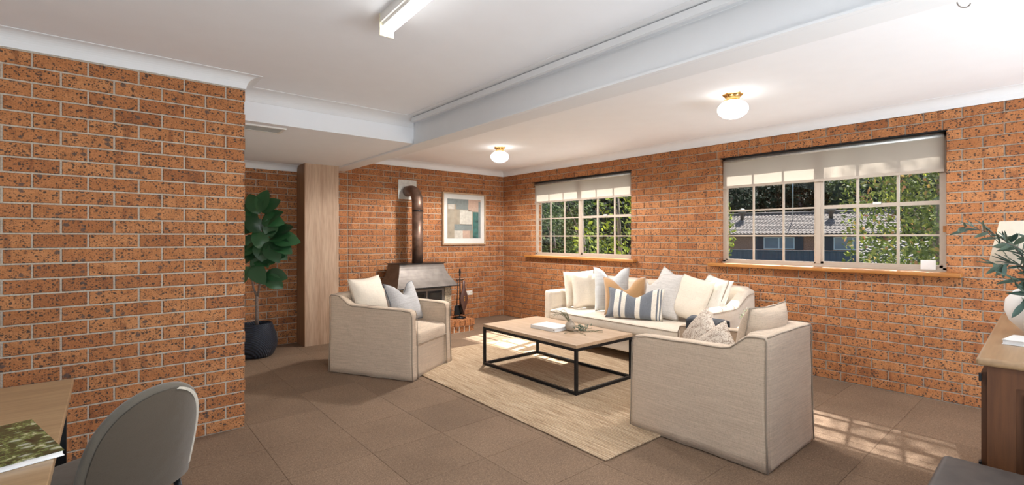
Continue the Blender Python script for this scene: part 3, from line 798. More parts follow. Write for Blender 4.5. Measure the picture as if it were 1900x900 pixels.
cushion('plain cream cushion between the grey cushion and the piped white cushion', M['cream'], (4.64, 2.69, SZ), 172, .42, .48, .16, 18, roll=9, seed=8, group='cushions on the sofa')
cushion('white cushion leaning on the right sofa arm, behind the piped one', M['ivory'], (4.76, 2.55, SZ), 158, .40, .49, .14, 20, roll=8, seed=9, group='cushions on the sofa')
cushion('ivory piped cushion at the right end of the sofa', M['ivory'], (4.80, 2.55, SZ), 146, .40, .48, .12, 16, roll=6, pipe=M['linen_pipe'], seed=10, group='cushions on the sofa')

# armchair cushions
def loc2w(cx, cy, rz, x, y, z=0): 
    return (cx + x * math.cos(rz) - y * math.sin(rz), cy + x * math.sin(rz) + y * math.cos(rz), z)
L_ = (2.275, 4.64, R(29.5))
cushion('plump cream linen cushion in the armchair beside the stove', M['cream'], loc2w(*L_, -.02, .20, .465), -60.5, .52, .48, .18, 18, pipe=M['linen'], seed=11, group='cushions in the armchairs')
cushion('quilted pale grey cushion with dark piping in the armchair beside the stove', M['blue_grey'], loc2w(*L_, .05, -.18, .475), -62, .52, .43, .15, 20, chop=.30, pipe=M['dark_pipe'], seed=12, group='cushions in the armchairs')
cushion('large beige piped back cushion in the foreground armchair', M['linen'], (3.26, 1.385, .455), 88, .50, .47, .20, 10, pipe=M['linen_pipe'], seed=13, group='cushions in the armchairs')
cushion('brown and cream woven cushion, further of the pair in the foreground armchair', M['check'], (3.25, 1.86, .445), 150, .32, .32, .12, 22, roll=34, seed=14, group='cushions in the armchairs')
cushion('brown and cream woven cushion, nearer of the pair in the foreground armchair', M['check'], (3.09, 1.70, .435), 160, .30, .30, .11, 34, roll=40, seed=15, group='cushions in the armchairs')
# charcoal throw over the far arm of the foreground armchair
def throw():
    V = []; F = []; nx, ny = 26, 22
    ax_ = 3.235 + .715 / 2 - .0475
    for i in range(nx + 1):
        s = -.15 + .36 * i / nx                  # arclength across the arm
        for j in range(ny + 1):
            y = 1.72 + .28 * j / ny
            hz = .705
            if s < -.06: x = ax_ - .062; z = hz - (-s - .06)
            elif s > .06: x = ax_ + .062; z = hz - (s - .06)
            else: x = ax_ + s; z = hz + .012 * math.cos(s / .06 * PI / 2)
            f = .010 * math.sin(y * 40 + 2 * math.sin(s * 9)) + .012 * noise.noise(Vector((s * 8, y * 8, 2)))
            V.append((x + (f - .008 if s < 0 else -f + .012) * min(1, abs(s) / .08), y + .02 * noise.noise(Vector((s * 4, y * 3, 5))), z + abs(f) * .7))
    for i in range(nx):
        for j in range(ny): F.append((i * (ny + 1) + j, (i + 1) * (ny + 1) + j, (i + 1) * (ny + 1) + j + 1, i * (ny + 1) + j + 1))
    o = link_mesh('throw_blanket', V, F, M['throw'], None, True)
    so = o.modifiers.new('thick', 'SOLIDIFY'); so.thickness = .01; so.offset = 1
    tag(o, 'charcoal throw folded over the window-side arm of the foreground armchair', 'blanket')
throw()

# side table with flowering plant between the sofa and the wall side
t = thing('side_table', 'small round side table between the foreground armchair and the sofa', 'table', (4.50, 1.86, 0))
MB().lathe([(.19, .50), (.20, .505), (.20, .52), (.19, .525)], 32).build('tabletop', M['oak'], t, True)
MB().lathe([(.02, .012), (.02, .50)], 12).build('pole', M['black'], t, True)
MB().lathe([(.15, 0), (.15, .010), (.02, .014)], 24).build('base', M['black'], t, True)
t = MB().lathe([(.045, 0), (.06, .02), (.066, .07), (.058, .11), (.053, .11), (.05, .09)], 24); t = t.build('plant_pot', M['pale_blue'], None, True)
t.location = (4.45, 1.93, .5255); tag(t, 'small pale blue pot holding a flowering plant beside the sofa arm', 'pot')
t = thing('flowering_plant', 'small green plant with white flowers in the pale blue pot', 'plant', (4.45, 1.93, .60))
M['small_leaf'] = leaf_mat('small_leaf', (.08, .16, .04), (.3, .38, .12), .5, .3)
M['petal'] = leaf_mat('petal', (.7, .7, .55), (.8, .8, .7), .6, .3)
rn = random.Random(3); mL = MB(); mP = MB(); mS = MB()
for i in range(60):
    a = rn.uniform(0, 2 * PI); e = rn.uniform(.15, 1.3); L = rn.uniform(.05, .12)
    d = Vector((math.cos(a) * math.cos(e), math.sin(a) * math.cos(e), math.sin(e))); tip = d * L
    mS.tube([(0, 0, 0), tip * .5 + Vector((0, 0, .01)), tip], .001, 4)
    for q in range(5):
        c = tip * rn.uniform(.6, 1.05) + Vector([rn.uniform(-.012, .012) for _ in range(3)]); u = Vector([rn.uniform(-1, 1) for _ in range(3)]).normalized(); v = u.orthogonal().normalized()
        s = rn.uniform(.006, .011); (mP if q < 2 and e > .5 else mL).add([c - u * s, c - v * s * .5, c + u * s, c + v * s * .5], [(0, 1, 2, 3)])
for o, nm in ((mL.build('foliage', M['small_leaf'], t), 0), (mP.build('flowers', M['petal'], t), 0), (mS.build('stems', M['stem'], t), 0)): o['kind'] = 'stuff'

# ------------------------------------------------------------------ stove corner
HX0, HX1, HY0, HY1 = 2.55, 4.055, 5.65, 6.49
h = thing('hearth', 'low brick hearth under the wood stove', 'hearth', (0, 0, 0))
MB().box(HX0 + .02, HX1 - .02, HY0 + .02, HY1, 0.001, .172).build('mortar_bed', M['mortar'], h)
def hb(c, L, Hh, D, rz=0):
    o = bpy.data.objects.new('brick', brick_mesh(L, Hh, D, M['brick'])); C.objects.link(o); o.parent = h; o.location = c; o.rotation_euler = (0, 0, rz)
n = int((HX1 - HX0) / .086)
for i in range(n):
    x = HX1 - .038 - i * .086
    hb((x, HY0 - .002, .135), .076, .085, .23)                       # headers on edge, top course
    hb((x + .0, HY0 + .018, .045), .076, .08, .10) if i % 1 == 0 else None
y = HY0 + .243
r = 0
while y < HY1 - .05:
    x = HX1
    k = 0
    while x > HX0 + .05:
        L = .23 if not (k == 0 and r % 2) else .11
        o = bpy.data.objects.new('brick', brick_mesh(L, .076, .01, M['brick'])); C.objects.link(o); o.parent = h
        o.location = (x - L / 2, y + .038, .1775); o.rotation_euler = (R(-90), 0, 0); x -= L + .01; k += 1
    y += .086; r += 1
HZ = .1785
for j in range(9):
    hb((HX1 - .018, HY0 + .28 + j * .086 if j < 2 else HY0 + .28 + j * .066, .09), .06, .17, .02, PI / 2)
st = thing('wood_stove', 'dark steel wood stove with flared canopy hood and tall flue', 'stove', (3.40, 6.10, HZ))
def prism(a0, a1, z0, b0, b1, z1, m=None):
    (x0, y0), (x1, y1) = a0, a1; (u0, v0), (u1, v1) = b0, b1
    return [(x0, y0, z0), (x1, y0, z0), (x1, y1, z0), (x0, y1, z0), (u0, v0, z1), (u1, v0, z1), (u1, v1, z1), (u0, v1, z1)], [(0, 3, 2, 1), (4, 5, 6, 7), (0, 1, 5, 4), (1, 2, 6, 5), (2, 3, 7, 6), (3, 0, 4, 7)]
hood = MB(); rings = []
N = 8
for i in range(N + 1):
    s = i / N; fl = (1 - s) ** 1.7
    xw = .352 + .135 * fl; yf = -.10 - .20 * fl; yb = .26 + .02 * fl
    rings.append([(-xw, yf, .485 + .315 * s), (xw, yf, .485 + .315 * s), (xw, yb, .485 + .315 * s), (-xw, yb, .485 + .315 * s)])
vs_ = [p for r2 in rings for p in r2]; fs_ = [(i * 4 + k, i * 4 + (k + 1) % 4, (i + 1) * 4 + (k + 1) % 4, (i + 1) * 4 + k) for i in range(N) for k in range(4)] + [(3, 2, 1, 0), tuple(N * 4 + k for k in range(4))]
link_mesh('hood', vs_, fs_, M['iron'], st)
MB().box(-.49, .49, -.305, .285, .475, .486).build('hood_rim', M['black'], st)
MB().box(-.365, .365, -.115, .275, .799, .806).build('top_plate', M['black'], st)
MB().box(-.42, .42, -.20, .27, .03, .475).build('body', M['iron'], st)
for sx in (-1, 1):
    for yy in (-.17, .22): MB().box(sx * .38 - .02, sx * .38 + .02, yy, yy + .04, 0, .03).build('foot', M['black'], st)
d = MB().box(-.27, .27, -.222, -.20, .07, .45).build('door', M['iron'], st)
for x0, x1 in ((-.245, -.015), (.015, .245)):
    MB().box(x0, x1, -.228, -.222, .10, .42).build('door_frame', M['black'], d); MB().box(x0 + .025, x1 - .025, -.231, -.228, .13, .39).build('pane', M['dark_glass'], d)
m = MB(); m.tube([(0, -.24, .22), (0, -.25, .26), (0, -.24, .30)], .006, 8); m.build('handle', M['zinc'], d, True)
for sx in (-1, 1):
    o = MB().box(min(sx * .30, sx * .41), max(sx * .30, sx * .41), -.212, -.20, .16, .46).build('side_panel', M['stone'], st); o['label'] = 'mottled stone side panel'
    MB().box(min(sx * .30, sx * .41), max(sx * .30, sx * .41), -.212, -.20, .04, .14).build('side_grille', M['black'], st)
fx, fy = .02, .075
m = MB(); m.tube([(fx, fy, .80), (fx, fy, 1.55)], .078, 24); m.build('flue', M['flue'], st, True)
pts = [(fx, fy, 1.545)] + [(fx, fy + .20 - .20 * math.cos(a), 1.66 + .20 * math.sin(a)) for a in [R(d_) for d_ in range(0, 91, 10)]] + [(fx, .395, 1.86)]
m = MB(); m.tube(pts, [.0795] * len(pts), 24); m.build('flue_elbow', M['flue'], st, True)
MB().lathe([(.082, 1.545), (.082, 1.56)], 24, (fx, fy, 0)).build('flue_collar', M['black'], st, True)
MB().box(fx - .15, fx + .15, .378, .386, 1.74, 2.03).build('wall_plate', M['zinc'], st)

# fireplace tools
bx, by = 3.92, 5.83
t = thing('fireplace_tool_stand', 'black metal fireplace tool stand at the right end of the hearth', 'tool stand', (bx, by, HZ + .003))
MB().lathe([(.085, 0), (.085, .012), (.07, .02), (.012, .026)], 20).build('base', M['black'], t, True)
m = MB(); m.tube([(0, 0, .02), (0, 0, .62)], .008, 8); m.build('pole', M['black'], t, True)
MB().lathe([(.006, .60), (.018, .62), (.010, .64), (.02, .665), (.012, .69), (.016, .70), (.004, .72)], 12).build('finial', M['black'], t, True)
m = MB(); m.tube([(-.07, -.02, .565), (-.06, 0, .55), (.06, 0, .55), (.07, -.02, .565)], .005, 6); m.tube([(0, -.08, .565), (0, -.06, .55), (0, .06, .55)], .005, 6); m.build('hook_arm', M['black'], t, True)
o = thing('shovel', 'black hearth shovel hanging on the fireplace tool stand', 'shovel', (bx - .06, by - .02, HZ + .03))
m = MB(); m.tube([(.01, 0, .52), (-.005, 0, .15)], .006, 6); m.build('handle', M['black'], o, True)
MB().add(*prism((-.05, -.02), (.04, .012), .02, (-.035, -.012), (.028, .012), .16)).build('blade', M['black'], o)
o = thing('hearth_brush', 'black hearth brush hanging on the fireplace tool stand', 'brush', (bx + .035, by + .035, HZ + .03))
m = MB(); m.tube([(-.005, 0, .53), (0, 0, .17)], .006, 6); m.build('handle', M['black'], o, True)
MB().lathe([(.045, .02), (.035, .12), (.012, .17)], 12).build('bristles', M['black'], o, True)
o = thing('bellows', 'dark brown leather fire bellows hanging in front of the tool stand', 'bellows', (bx + .012, by - .085, HZ + .03))
prof = [(.012, .02), (.014, .08), (.03, .12), (.062, .20), (.070, .26), (.062, .32), (.035, .38), (.022, .43), (.02, .52)]
vs_ = []; fs_ = []
for (wd, z) in prof:
    for k in range(12):
        a = 2 * PI * k / 12; vs_.append((wd * math.cos(a), .02 * math.sin(a) * (1 if wd > .03 else .6), z))
fs_ = [(i * 12 + k, i * 12 + (k + 1) % 12, (i + 1) * 12 + (k + 1) % 12, (i + 1) * 12 + k) for i in range(len(prof) - 1) for k in range(12)] + [tuple(range(11, -1, -1)), tuple(96 + k for k in range(12))]
link_mesh('body', vs_, fs_, M['bellows'], o, True)
for z in (.235, .255, .285): 
    m = MB().lathe([(.001, -.004), (.012, 0), (.001, .004)], 10); e = m.build('emblem', M['brass'], o, True); e.rotation_euler = (R(90), 0, 0); e.location = (0, -.021, z)
m = MB(); m.tube([(0, 0, .05), (0, -.004, 0.0)], .006, 8); m.build('nozzle', M['brass'], o, True)
m = MB().box(-.06, .06, -.008, 0, -.035, .035); o = m.build('power_outlet', M['white']); o.location = (4.55, 6.494, .44); tag(o, 'white double power outlet on the brick wall right of the fireplace tools', 'power outlet')
for sx in (-1, 1):
    MB().box(sx * .03 - .012, sx * .03 + .012, -.011, -.008, -.012, .012).build('socket', M['cream_plastic'], o)

# framed picture
t = thing('framed_picture', 'large framed picture on the brick wall right of the flue', 'picture', (4.44, 6.485, 1.235))
w2 = .42; hh = .835
for a, b, c, d_ in ((-w2, w2, 0, .022), (-w2, w2, hh - .022, hh), (-w2, -w2 + .022, .022, hh - .022), (w2 - .022, w2, .022, hh - .022)):
    MB().box(a, b, -.035, 0, c, d_).build('frame_rail', M['oak'], t)
MB().box(-w2 + .02, w2 - .02, -.012, -.004, .02, hh - .02).build('mat_board', M['book_white'], t)
pr_ = MB().box(-w2 + .095, w2 - .095, -.0135, -.012, .10, hh - .10)
M['art_base'] = plain('art_ochre', (.36, .30, .23), .8, nscale=8, nvar=.2); M['art_grey'] = plain('art_grey', (.22, .25, .25), .8); M['art_teal'] = plain('art_teal', (.03, .13, .12), .8, nscale=12, nvar=.5)
M['art_pale'] = plain('art_pale', (.6, .56, .5), .8); M['art_pink'] = plain('art_pink', (.55, .38, .3), .8)
pr_ = pr_.build('print', M['art_base'], t)
def art(x0, x1, z0, z1, m, y=-.0145): MB().box(-w2 + .095 + x0 * .65, -w2 + .095 + x1 * .65, y, y + .001, .10 + z0 * .635, .10 + z1 * .635).build('print_shape', M[m], pr_)
art(0, .62, .86, 1, 'art_grey'); art(.02, .20, .74, .86, 'art_pale'); art(.26, .60, .74, .86, 'art_grey'); art(.62, 1, .7, 1, 'art_pink'); art(.36, .72, .34, .72, 'art_pale')
art(.2, .74, .2, .36, 'art_grey'); art(.2, .45, 0, .2, 'art_pale'); art(.45, .66, 0, .2, 'art_pink'); art(.76, .93, 0, .68, 'art_teal'); art(.93, 1, 0, .96, 'art_grey', -.0148)
MB().box(-w2 + .02, w2 - .02, -.026, -.0245, .02, hh - .02).build('pane', M['glass'], t)

# ------------------------------------------------------------------ coffee table dressing
t = thing('book', 'thick white coffee-table book on the coffee table', 'book', (3.398, 3.43, TT + .001), R(3))
MB().box(-.115, .112, -.157, .157, .004, .030).build('pages', M['paper'], t)
for z in (0, .030): MB().box(-.12, .12, -.165, .165, z, z + .004).build('cover', M['book_white'], t)
MB().box(-.12, -.116, -.165, .165, .004, .030).build('spine', M['book_white'], t)
MB().box(-.1205, -.12, -.150, -.143, .012, .02).build('spine_mark', M['black'], t)
M['bud'] = plain('smoky_ceramic', (.50, .42, .33), .3, nscale=14, nvar=.5)
vz = (3.46, 3.22, TT + .001)
t = MB().lathe([(.022, 0), (.040, .012), (.052, .038), (.050, .062), (.034, .085), (.014, .098), (.011, .112), (.014, .118), (.010, .118), (.008, .10)], 28).build('bud_vase', M['bud'], None, True)
t.location = vz; tag(t, 'small round smoky bud vase on the coffee table', 'vase')
t = thing('dried_stems', 'arching dried stems standing in the bud vase', 'plant', (vz[0], vz[1], vz[2] + .03))
rn = random.Random(5)
for i in range(15):
    a = R(125 + rn.uniform(-35, 35)); L = rn.uniform(.06, .21); hgt = rn.uniform(.11, .15)
    pts = [(0, 0, 0)] + [(math.cos(a) * L * s ** 1.3, math.sin(a) * L * s ** 1.3, hgt * math.sin(s * PI * (.62 + .025 * (i % 6))) * 1.0 + .02) for s in (.2, .4, .6, .8, 1)]
    m = MB(); m.tube(pts, [.0028, .0025, .0022, .002, .0016, .001], 6); m.build('stem', M['stem'], t, True)
M['succ'] = leaf_mat('succulent', (.10, .16, .12), (.22, .28, .2), .5, .1)
t = thing('trailing_plant', 'string-like trailing plant lying on the coffee table beside the vase', 'plant', (3.50, 3.17, TT + .001))
for i in range(7):
    a0 = R(-150 + i * 26); pts = []; x = y = 0
    a = a0
    for s in range(12):
        pts.append((x, y, .004 + .006 * abs(math.sin(s * .9 + i)))); a += rn.uniform(-.35, .45); x += .024 * math.cos(a); y += .024 * math.sin(a)
    pts = [(max(-.2, min(.2, p[0])), max(-.33, min(.12, p[1])), p[2]) for p in pts]
    m = MB(); m.tube(pts, .0022, 6); m.build('stem', M['stem'], t, True)
for i in range(60):
    c = Vector((rn.gauss(.03, .035), rn.gauss(-.03, .03), rn.uniform(.008, .05))); a = rn.uniform(0, 6.28); e = rn.uniform(0, 1.1)
    d = Vector((math.cos(a) * math.cos(e), math.sin(a) * math.cos(e), math.sin(e)))
    m = MB(); m.tube([c, c + d * .014, c + d * .028], [.002, .0045, .001], 6); m.build('leaf', M['succ'], t, True)

# ------------------------------------------------------------------ fig and basket
PX, PY = 1.30, 6.05
t = thing('basket_planter', 'dark navy woven basket planter at the end of the left brick wall', 'planter', (PX, PY, 0))
prof = [(.15, .002), (.175, .03), (.205, .10), (.212, .16), (.20, .24), (.172, .33), (.155, .375), (.150, .380), (.145, .375), (.16, .32), (.16, .30)]
MB().lathe(prof, 48).build('basket', M['basket'], t, True)
m = MB(); m.lathe([(.158, .318), (.10, .325), (.005, .33)], 32); m.build('soil', M['soil'], t, True)
t = thing('fiddle_leaf_fig', 'tall fiddle-leaf fig growing in the dark basket', 'plant', (PX, PY, .325))
fw2 = Vector((.66, .75, 0)); rt = Vector((.7647, -.6443, 0))     # away from the room / along the alcove
def br(pts, r0, r1, nm='branch'):
    k = len(pts); m = MB(); m.tube([rt * a + fw2 * b + Vector((0, 0, z)) for a, b, z in pts], [r0 + (r1 - r0) * i / (k - 1) for i in range(k)], 8); return m.build(nm, M['bark'], t, True)
br([(0, 0, 0), (.0, 0, .15), (-.005, 0, .30), (.0, 0, .36)], .022, .016, 'trunk')
br([(0, 0, .34), (-.04, 0, .45), (-.07, .01, .6), (-.08, 0, .8)], .013, .006)
br([(0, 0, .34), (.03, 0, .47), (.06, 0, .60), (.08, -.01, .75), (.13, 0, .98)], .013, .006)
br([(.02, 0, .44), (.04, 0, .60), (.045, 0, .9), (.05, 0, 1.2), (.04, 0, 1.33)], .011, .005)
br([(.06, 0, .62), (.02, .02, .72), (-.03, .03, .8)], .007, .004)
def fig_leaf_mesh(L, Wd, curl, seed):
    V = []; F = []; nu, nv_ = 8, 4
    for i in range(nu + 1):
        s = i / nu; wd = Wd * (math.sin(PI * min(1, s ** .8 * .97 + .02)) ** .75) * (.68 + .42 * s) + .002
        z = -curl * s * s * L + .01 * math.sin(s * 9 + seed)
        for j in range(-nv_ // 2, nv_ // 2 + 1):
            u = j / (nv_ / 2); V.append((wd * u / 1.0 * .5, s * L, z + abs(u) * .16 * wd * (1 - .3 * s) + .006 * math.sin(s * 14 + u * 2 + seed)))
    for i in range(nu):
        for j in range(nv_): a = i * (nv_ + 1) + j; F.append((a, a + 1, a + nv_ + 2, a + nv_ + 1))
    return V, F
rn = random.Random(11)
fig_meshes = []
for q in range(5):
    V, F = fig_leaf_mesh(1, .78 + .06 * q, .22 + .08 * q, q * 2.1); me = bpy.data.meshes.new('leaf'); me.from_pydata([tuple(v) for v in V], [], F); me.materials.append(M['fig'])
    me.polygons.foreach_set('use_smooth', [True] * len(me.polygons)); fig_meshes.append(me)
def orient(d, up):
    d = d.normalized(); x = d.cross(up)
    x = x.normalized() if x.length > 1e-4 else Vector((1, 0, 0)); z = x.cross(d)
    return Matrix((x, d, z)).transposed().to_4x4()
# leaf: base (right, back, z), direction in the picture plane (right, up), out = towards the viewer
leaves = [(.04, 0, 1.28, -.5, 1, .3, .24), (.04, 0, 1.30, .2, 1, .2, .24), (.04, 0, 1.30, .9, .8, .3, .22), (.03, 0, 1.22, -1, .5, .4, .22), (.05, 0, 1.22, 1, .1, .6, .21),
          (.04, 0, 1.12, -1, .1, .5, .22), (.05, 0, 1.14, .7, .7, .3, .26), (.05, 0, 1.05, .9, .9, -.2, .24), (.03, 0, 1.0, -1, -.2, .4, .21), (.05, 0, .98, .3, -.6, .8, .2),
          (.12, 0, 1.0, 1, .3, .3, .24), (.13, 0, .98, 1, -.1, .4, .23), (.13, 0, 1.0, .8, .7, .1, .25), (.12, 0, .95, .6, -.5, .7, .22), (.12, 0, .93, 1, -.5, .1, .2), (.1, 0, .9, .2, -.8, .6, .2),
          (.13, 0, 1.02, .3, 1, .3, .22), (.11, 0, .88, -.3, .9, .6, .22), (-.07, 0, .82, -.5, 1, .3, .2), (-.07, 0, .8, .6, .8, .6, .25), (-.08, 0, .78, -1, .2, .5, .2), (-.05, .02, .78, .9, .0, .6, .24),
          (-.05, 0, .7, -.6, -.7, .4, .2), (-.03, 0, .74, .4, -.6, .7, .24), (.02, 0, .78, .8, .3, .5, .24), (.08, 0, .62, 1, -.15, .1, .23), (.08, 0, .60, .9, -.55, .3, .22), (.04, 0, .88, -.9, .6, .4, .22),
          (.04, 0, .92, -.8, -.1, .7, .22), (.05, 0, 1.08, -.3, .7, .8, .2), (.10, 0, .9, .9, .5, -.4, .22), (-.02, 0, .86, -1, .5, -.4, .2), (.04, 0, 1.15, 1, .5, -.3, .2), (.05, .0, .84, -.2, -.9, .5, .2), (.17, 0, 1.0, 1, .15, .2, .24), (.16, 0, 1.04, 1, .6, .1, .23), (.16, 0, .97, 1, -.35, .3, .23), (-.02, 0, 1.22, -.6, .9, .2, .22), (-.06, 0, .95, -.9, .2, .3, .22), (.0, 0, .92, -.6, -.5, .6, .22)]
for i, (a, b, z, dr, du, dn, L) in enumerate(leaves):
    o = bpy.data.objects.new('leaf', fig_meshes[i % 5]); C.objects.link(o); o.parent = t
    d = rt * dr + Vector((0, 0, du)) - fw2 * dn * .7; up = (-fw2 + Vector((0, 0, .6)) + rt * rn.uniform(-.4, .4)).normalized()
    P = rt * a + fw2 * b + Vector((0, 0, z)) + d.normalized() * .02
    L *= 1.04
    o.matrix_local = Matrix.Translation(P) @ orient(d, up) @ Matrix.Diagonal((L, L, L, 1))

# ------------------------------------------------------------------ desk, magazine, chair
t = thing('desk', 'light oak desk with black steel legs in the left foreground', 'desk', (-.112, 2.79, 0))
rbox('desktop', -1.35, 0, -1.5, 0, .722, .75, .003, M['oak_desk'], t, None, 1, 1, False)
for (x, y) in ((-.04, -.05), (-1.31, -.05), (-.04, -1.45), (-1.31, -1.45)):
    MB().box(x - .02, x + .02, y - .02, y + .02, 0, .722).build('leg', M['black'], t)
MB().box(-1.29, -.06, -.065, -.04, .69, .722).build('rail', M['black'], t); MB().box(-.055, -.025, -1.43, -.07, .69, .722).build('rail', M['black'], t)
t = thing('magazine', 'garden magazine with a leafy photo cover on the desk', 'magazine', (-.092, 1.817, .751), R(14.5))
MB().box(-.265, -.003, .003, .383, .002, .014).build('pages', M['paper'], t)
MB().box(-.27, 0, 0, .386, .014, .0155).build('cover', M['cover'], t); MB().box(-.27, 0, 0, .386, 0, .002).build('cover', M['paper'], t)
for x, y, s in ((-.16, .20, 1.0), (-.235, .17, .8)):
    c = MB().lathe([(.012, 0), (.013, .0005)], 20).build('cover_motif', M['book_white'], t); c.location = (x, y, .0156); c.scale = (s, s * 1.9, 1); c.rotation_euler = (0, 0, .5)
o = MB().box(-.15, 0, 0, .22, 0, .003).build('paper_sheet', M['paper']); o.location = (-.30, 2.12, .751); o.rotation_euler = (0, 0, R(24)); tag(o, 'blank white paper sheet beside the magazine on the desk', 'paper')

cx, cy = .095, 2.255
t = thing('desk_chair', 'taupe velvet shell chair with rounded back beside the desk', 'chair', (cx, cy, 0), R(28))
def chair_rim(s):
    half = .185 * math.sqrt(max(0, 1 - s ** 4)); return half, -.03 - .12 * s + 1.4 * half * half, .40 + .405 * s
NZ, NU = 26, 18
V = []; F = []
for side in (0, 1):
    for j in range(NZ + 1):
        s_ = math.sin(j / NZ * PI / 2) ** .9; half, yr, z = chair_rim(s_)
        for i in range(NU + 1):
            u = -1 + 2 * i / NU; x = half * u
            y = -.03 - .12 * s_ + 1.4 * x * x + (-.012 * (1 - u ** 4) * (1 - s_ ** 6) if side == 0 else .045)
            V.append((x, y, z))
n1 = (NU + 1) * (NZ + 1)
for j in range(NZ):
    for i in range(NU):
        a = j * (NU + 1) + i; F.append((a, a + 1, a + NU + 2, a + NU + 1)); F.append((n1 + a, n1 + a + NU + 1, n1 + a + NU + 2, n1 + a + 1))
link_mesh('backrest', V, F, M['velvet'], t, True)
rim = [chair_rim(math.sin(j / 40 * PI / 2) ** .9) for j in range(41)]
loop = [(-x, y, z) for x, y, z in rim[:-1]] + rim[::-1]
e = MB(); e.tube([(x * .985, y + .027, z) for x, y, z in loop], .020, 12); o = e.build('edge_roll', M['velvet_lit'], t, True); o['label'] = 'padded edge of the chair back, painted paler for window light'
m = MB()
for q in range(2, 36):
    for h_ in (0, .33, .66):
        a = Vector(rim[q]).lerp(Vector(rim[q + 1]), h_)
        m.tube([(a.x - .012, a.y - .008, a.z), (a.x + .001, a.y - .003, a.z + .004)], .0009, 4)
o = m.build('stitching', M['stitch'], t); o['kind'] = 'stuff'
rbox('seat', -.20, .20, .03, .42, .39, .465, .035, M['velvet'], t, lambda v: (v.x * (1 - .15 * max(0, v.y)), v.y, v.z), 3, (6, 6, 1))
for sx in (-1, 1):
    for (ya, yb) in ((.04, -.03), (.34, .42)):
        m = MB(); m.tube([(sx * .15, ya, .395), (sx * .21, yb, 0.0)], [.014, .009], 10); m.build('leg', M['black'], t, True)

# ------------------------------------------------------------------ sideboard and what stands on it
SBR = R(1.8)
sb = thing('sideboard', 'stained timber sideboard with pale worn top at the right edge', 'sideboard', (2.515, .258, 0), SBR)
rbox('top', 0, 1.56, -.46, 0, .872, .90, .010, M['pine_top'], sb, None, 2, 1)
MB().box(.035, 1.525, -.43, -.03, .06, .872).build('carcass', M['pine'], sb)
MB().box(.035, 1.525, -.43, -.03, 0, .06).build('plinth', M['pine'], sb)
for (y0, y1, z0, z1) in ((-.105, -.03, .06, .872), (-.43, -.355, .06, .872), (-.355, -.105, .80, .872), (-.355, -.105, .06, .15)):
    MB().box(.022, .035, y0, y1, z0, z1).build('end_rail', M['pine'], sb)
rbox('end_panel', .024, .036, -.335, -.125, .17, .78, .005, M['pine'], sb, None, 1, 1, False)
for i in range(3):
    d = MB().box(.05 + i * .5, .53 + i * .5, -.03, -.012, .10, .84).build('door', M['pine'], sb)
    m = MB(); m.tube([(.49 + i * .5, -.012, .5), (.49 + i * .5, .01, .5)], .014, 12); m.build('knob', M['black'], d, True)
    for z in (.82, .46): 
        m = MB(); m.box(.028 + i * .5, .056 + i * .5, -.014, -.006, z - .05 if z < .5 else z - .012, z + .04 if z < .5 else z + .015); m.build('hinge', M['black'], d)
VX, VY = 3.34, .105
t = MB().lathe([(.05, 0), (.08, .012), (.122, .058), (.138, .108), (.134, .155), (.104, .200), (.06, .228), (.046, .243), (.048, .252), (.040, .252), (.036, .24)], 40).build('vase', M['ceramic'], None, True)
t.location = (VX, VY, .901); tag(t, 'large round white vase on the sideboard', 'vase')
t = thing('olive_branches', 'leafy olive branches standing in the white vase', 'plant', (VX, VY, 1.13))
def ol_mesh(q):
    V = []; F = []
    for i in range(7):
        s = i / 6; wd = .11 * math.sin(PI * (s * .96 + .02)) ** .8
        for u in (-1, 0, 1): V.append((wd * u, s, (abs(u) * .03) - .10 * q * s * s))
    for i in range(6):
        for j in range(2): a = i * 3 + j; F.append((a, a + 1, a + 4, a + 3))
    me = bpy.data.meshes.new('leaf'); me.from_pydata(V, [], F); me.materials.append(M['olive']); me.polygons.foreach_set('use_smooth', [True] * len(F)); return me
olm = [ol_mesh(q) for q in (-.6, .4, 1.2)]
rn = random.Random(21)
VR = Vector((.7647, -.6443, 0)); VF = Vector((.6443, .7647, 0))
def branch(tip_r, tip_z, tip_f, n, sag=.03, lsz=.075):
    P0 = Vector((0, 0, -.05)); P1 = VR * tip_r * .35 + VF * tip_f * .4 + Vector((0, 0, tip_z * .75 + .06)); P2 = VR * tip_r + VF * tip_f + Vector((0, 0, tip_z))
    pts = [P0 * (1 - s) ** 2 + P1 * 2 * s * (1 - s) + P2 * s * s for s in [i / 14 for i in range(15)]]
    m = MB(); m.tube(pts, [.0035 - .0025 * i / 14 for i in range(15)], 6); m.build('stem', M['bark'], t, True)
    for i in range(n):
        s = .3 + .7 * (i + 1) / n; k = min(13, int(s * 14)); p = pts[k].lerp(pts[min(14, k + 1)], s * 14 - k if k < 13 else 1)
        dd = (pts[min(14, k + 1)] - pts[k - 1]).normalized()
        side = Vector([rn.uniform(-1, 1) for _ in range(3)]); side = (side - dd * side.dot(dd)).normalized()
        d = (dd * rn.uniform(.5, 1.1) + side * rn.uniform(.5, 1.0)).normalized(); L = lsz * rn.uniform(.75, 1.25)
        o = bpy.data.objects.new('leaf', olm[i % 3]); C.objects.link(o); o.parent = t
        o.matrix_local = Matrix.Translation(p) @ orient(d, (Vector((0, 0, 1)) - VF * .8 + side * .3).normalized()) @ Matrix.Diagonal((L * 1.15, L, L, 1))
branch(-.38, .27, .00, 26)
branch(-.30, .20, -.08, 24)
branch(-.27, .10, -.04, 22)
branch(-.25, .02, -.10, 20, lsz=.095)
branch(-.20, -.06, -.10, 18, lsz=.095)
branch(-.14, .14, -.12, 18)
branch(-.05, .22, .0, 18)
branch(.05, .26, -.05, 14)
branch(.16, .18, .05, 14)
branch(.22, .08, .0, 12)
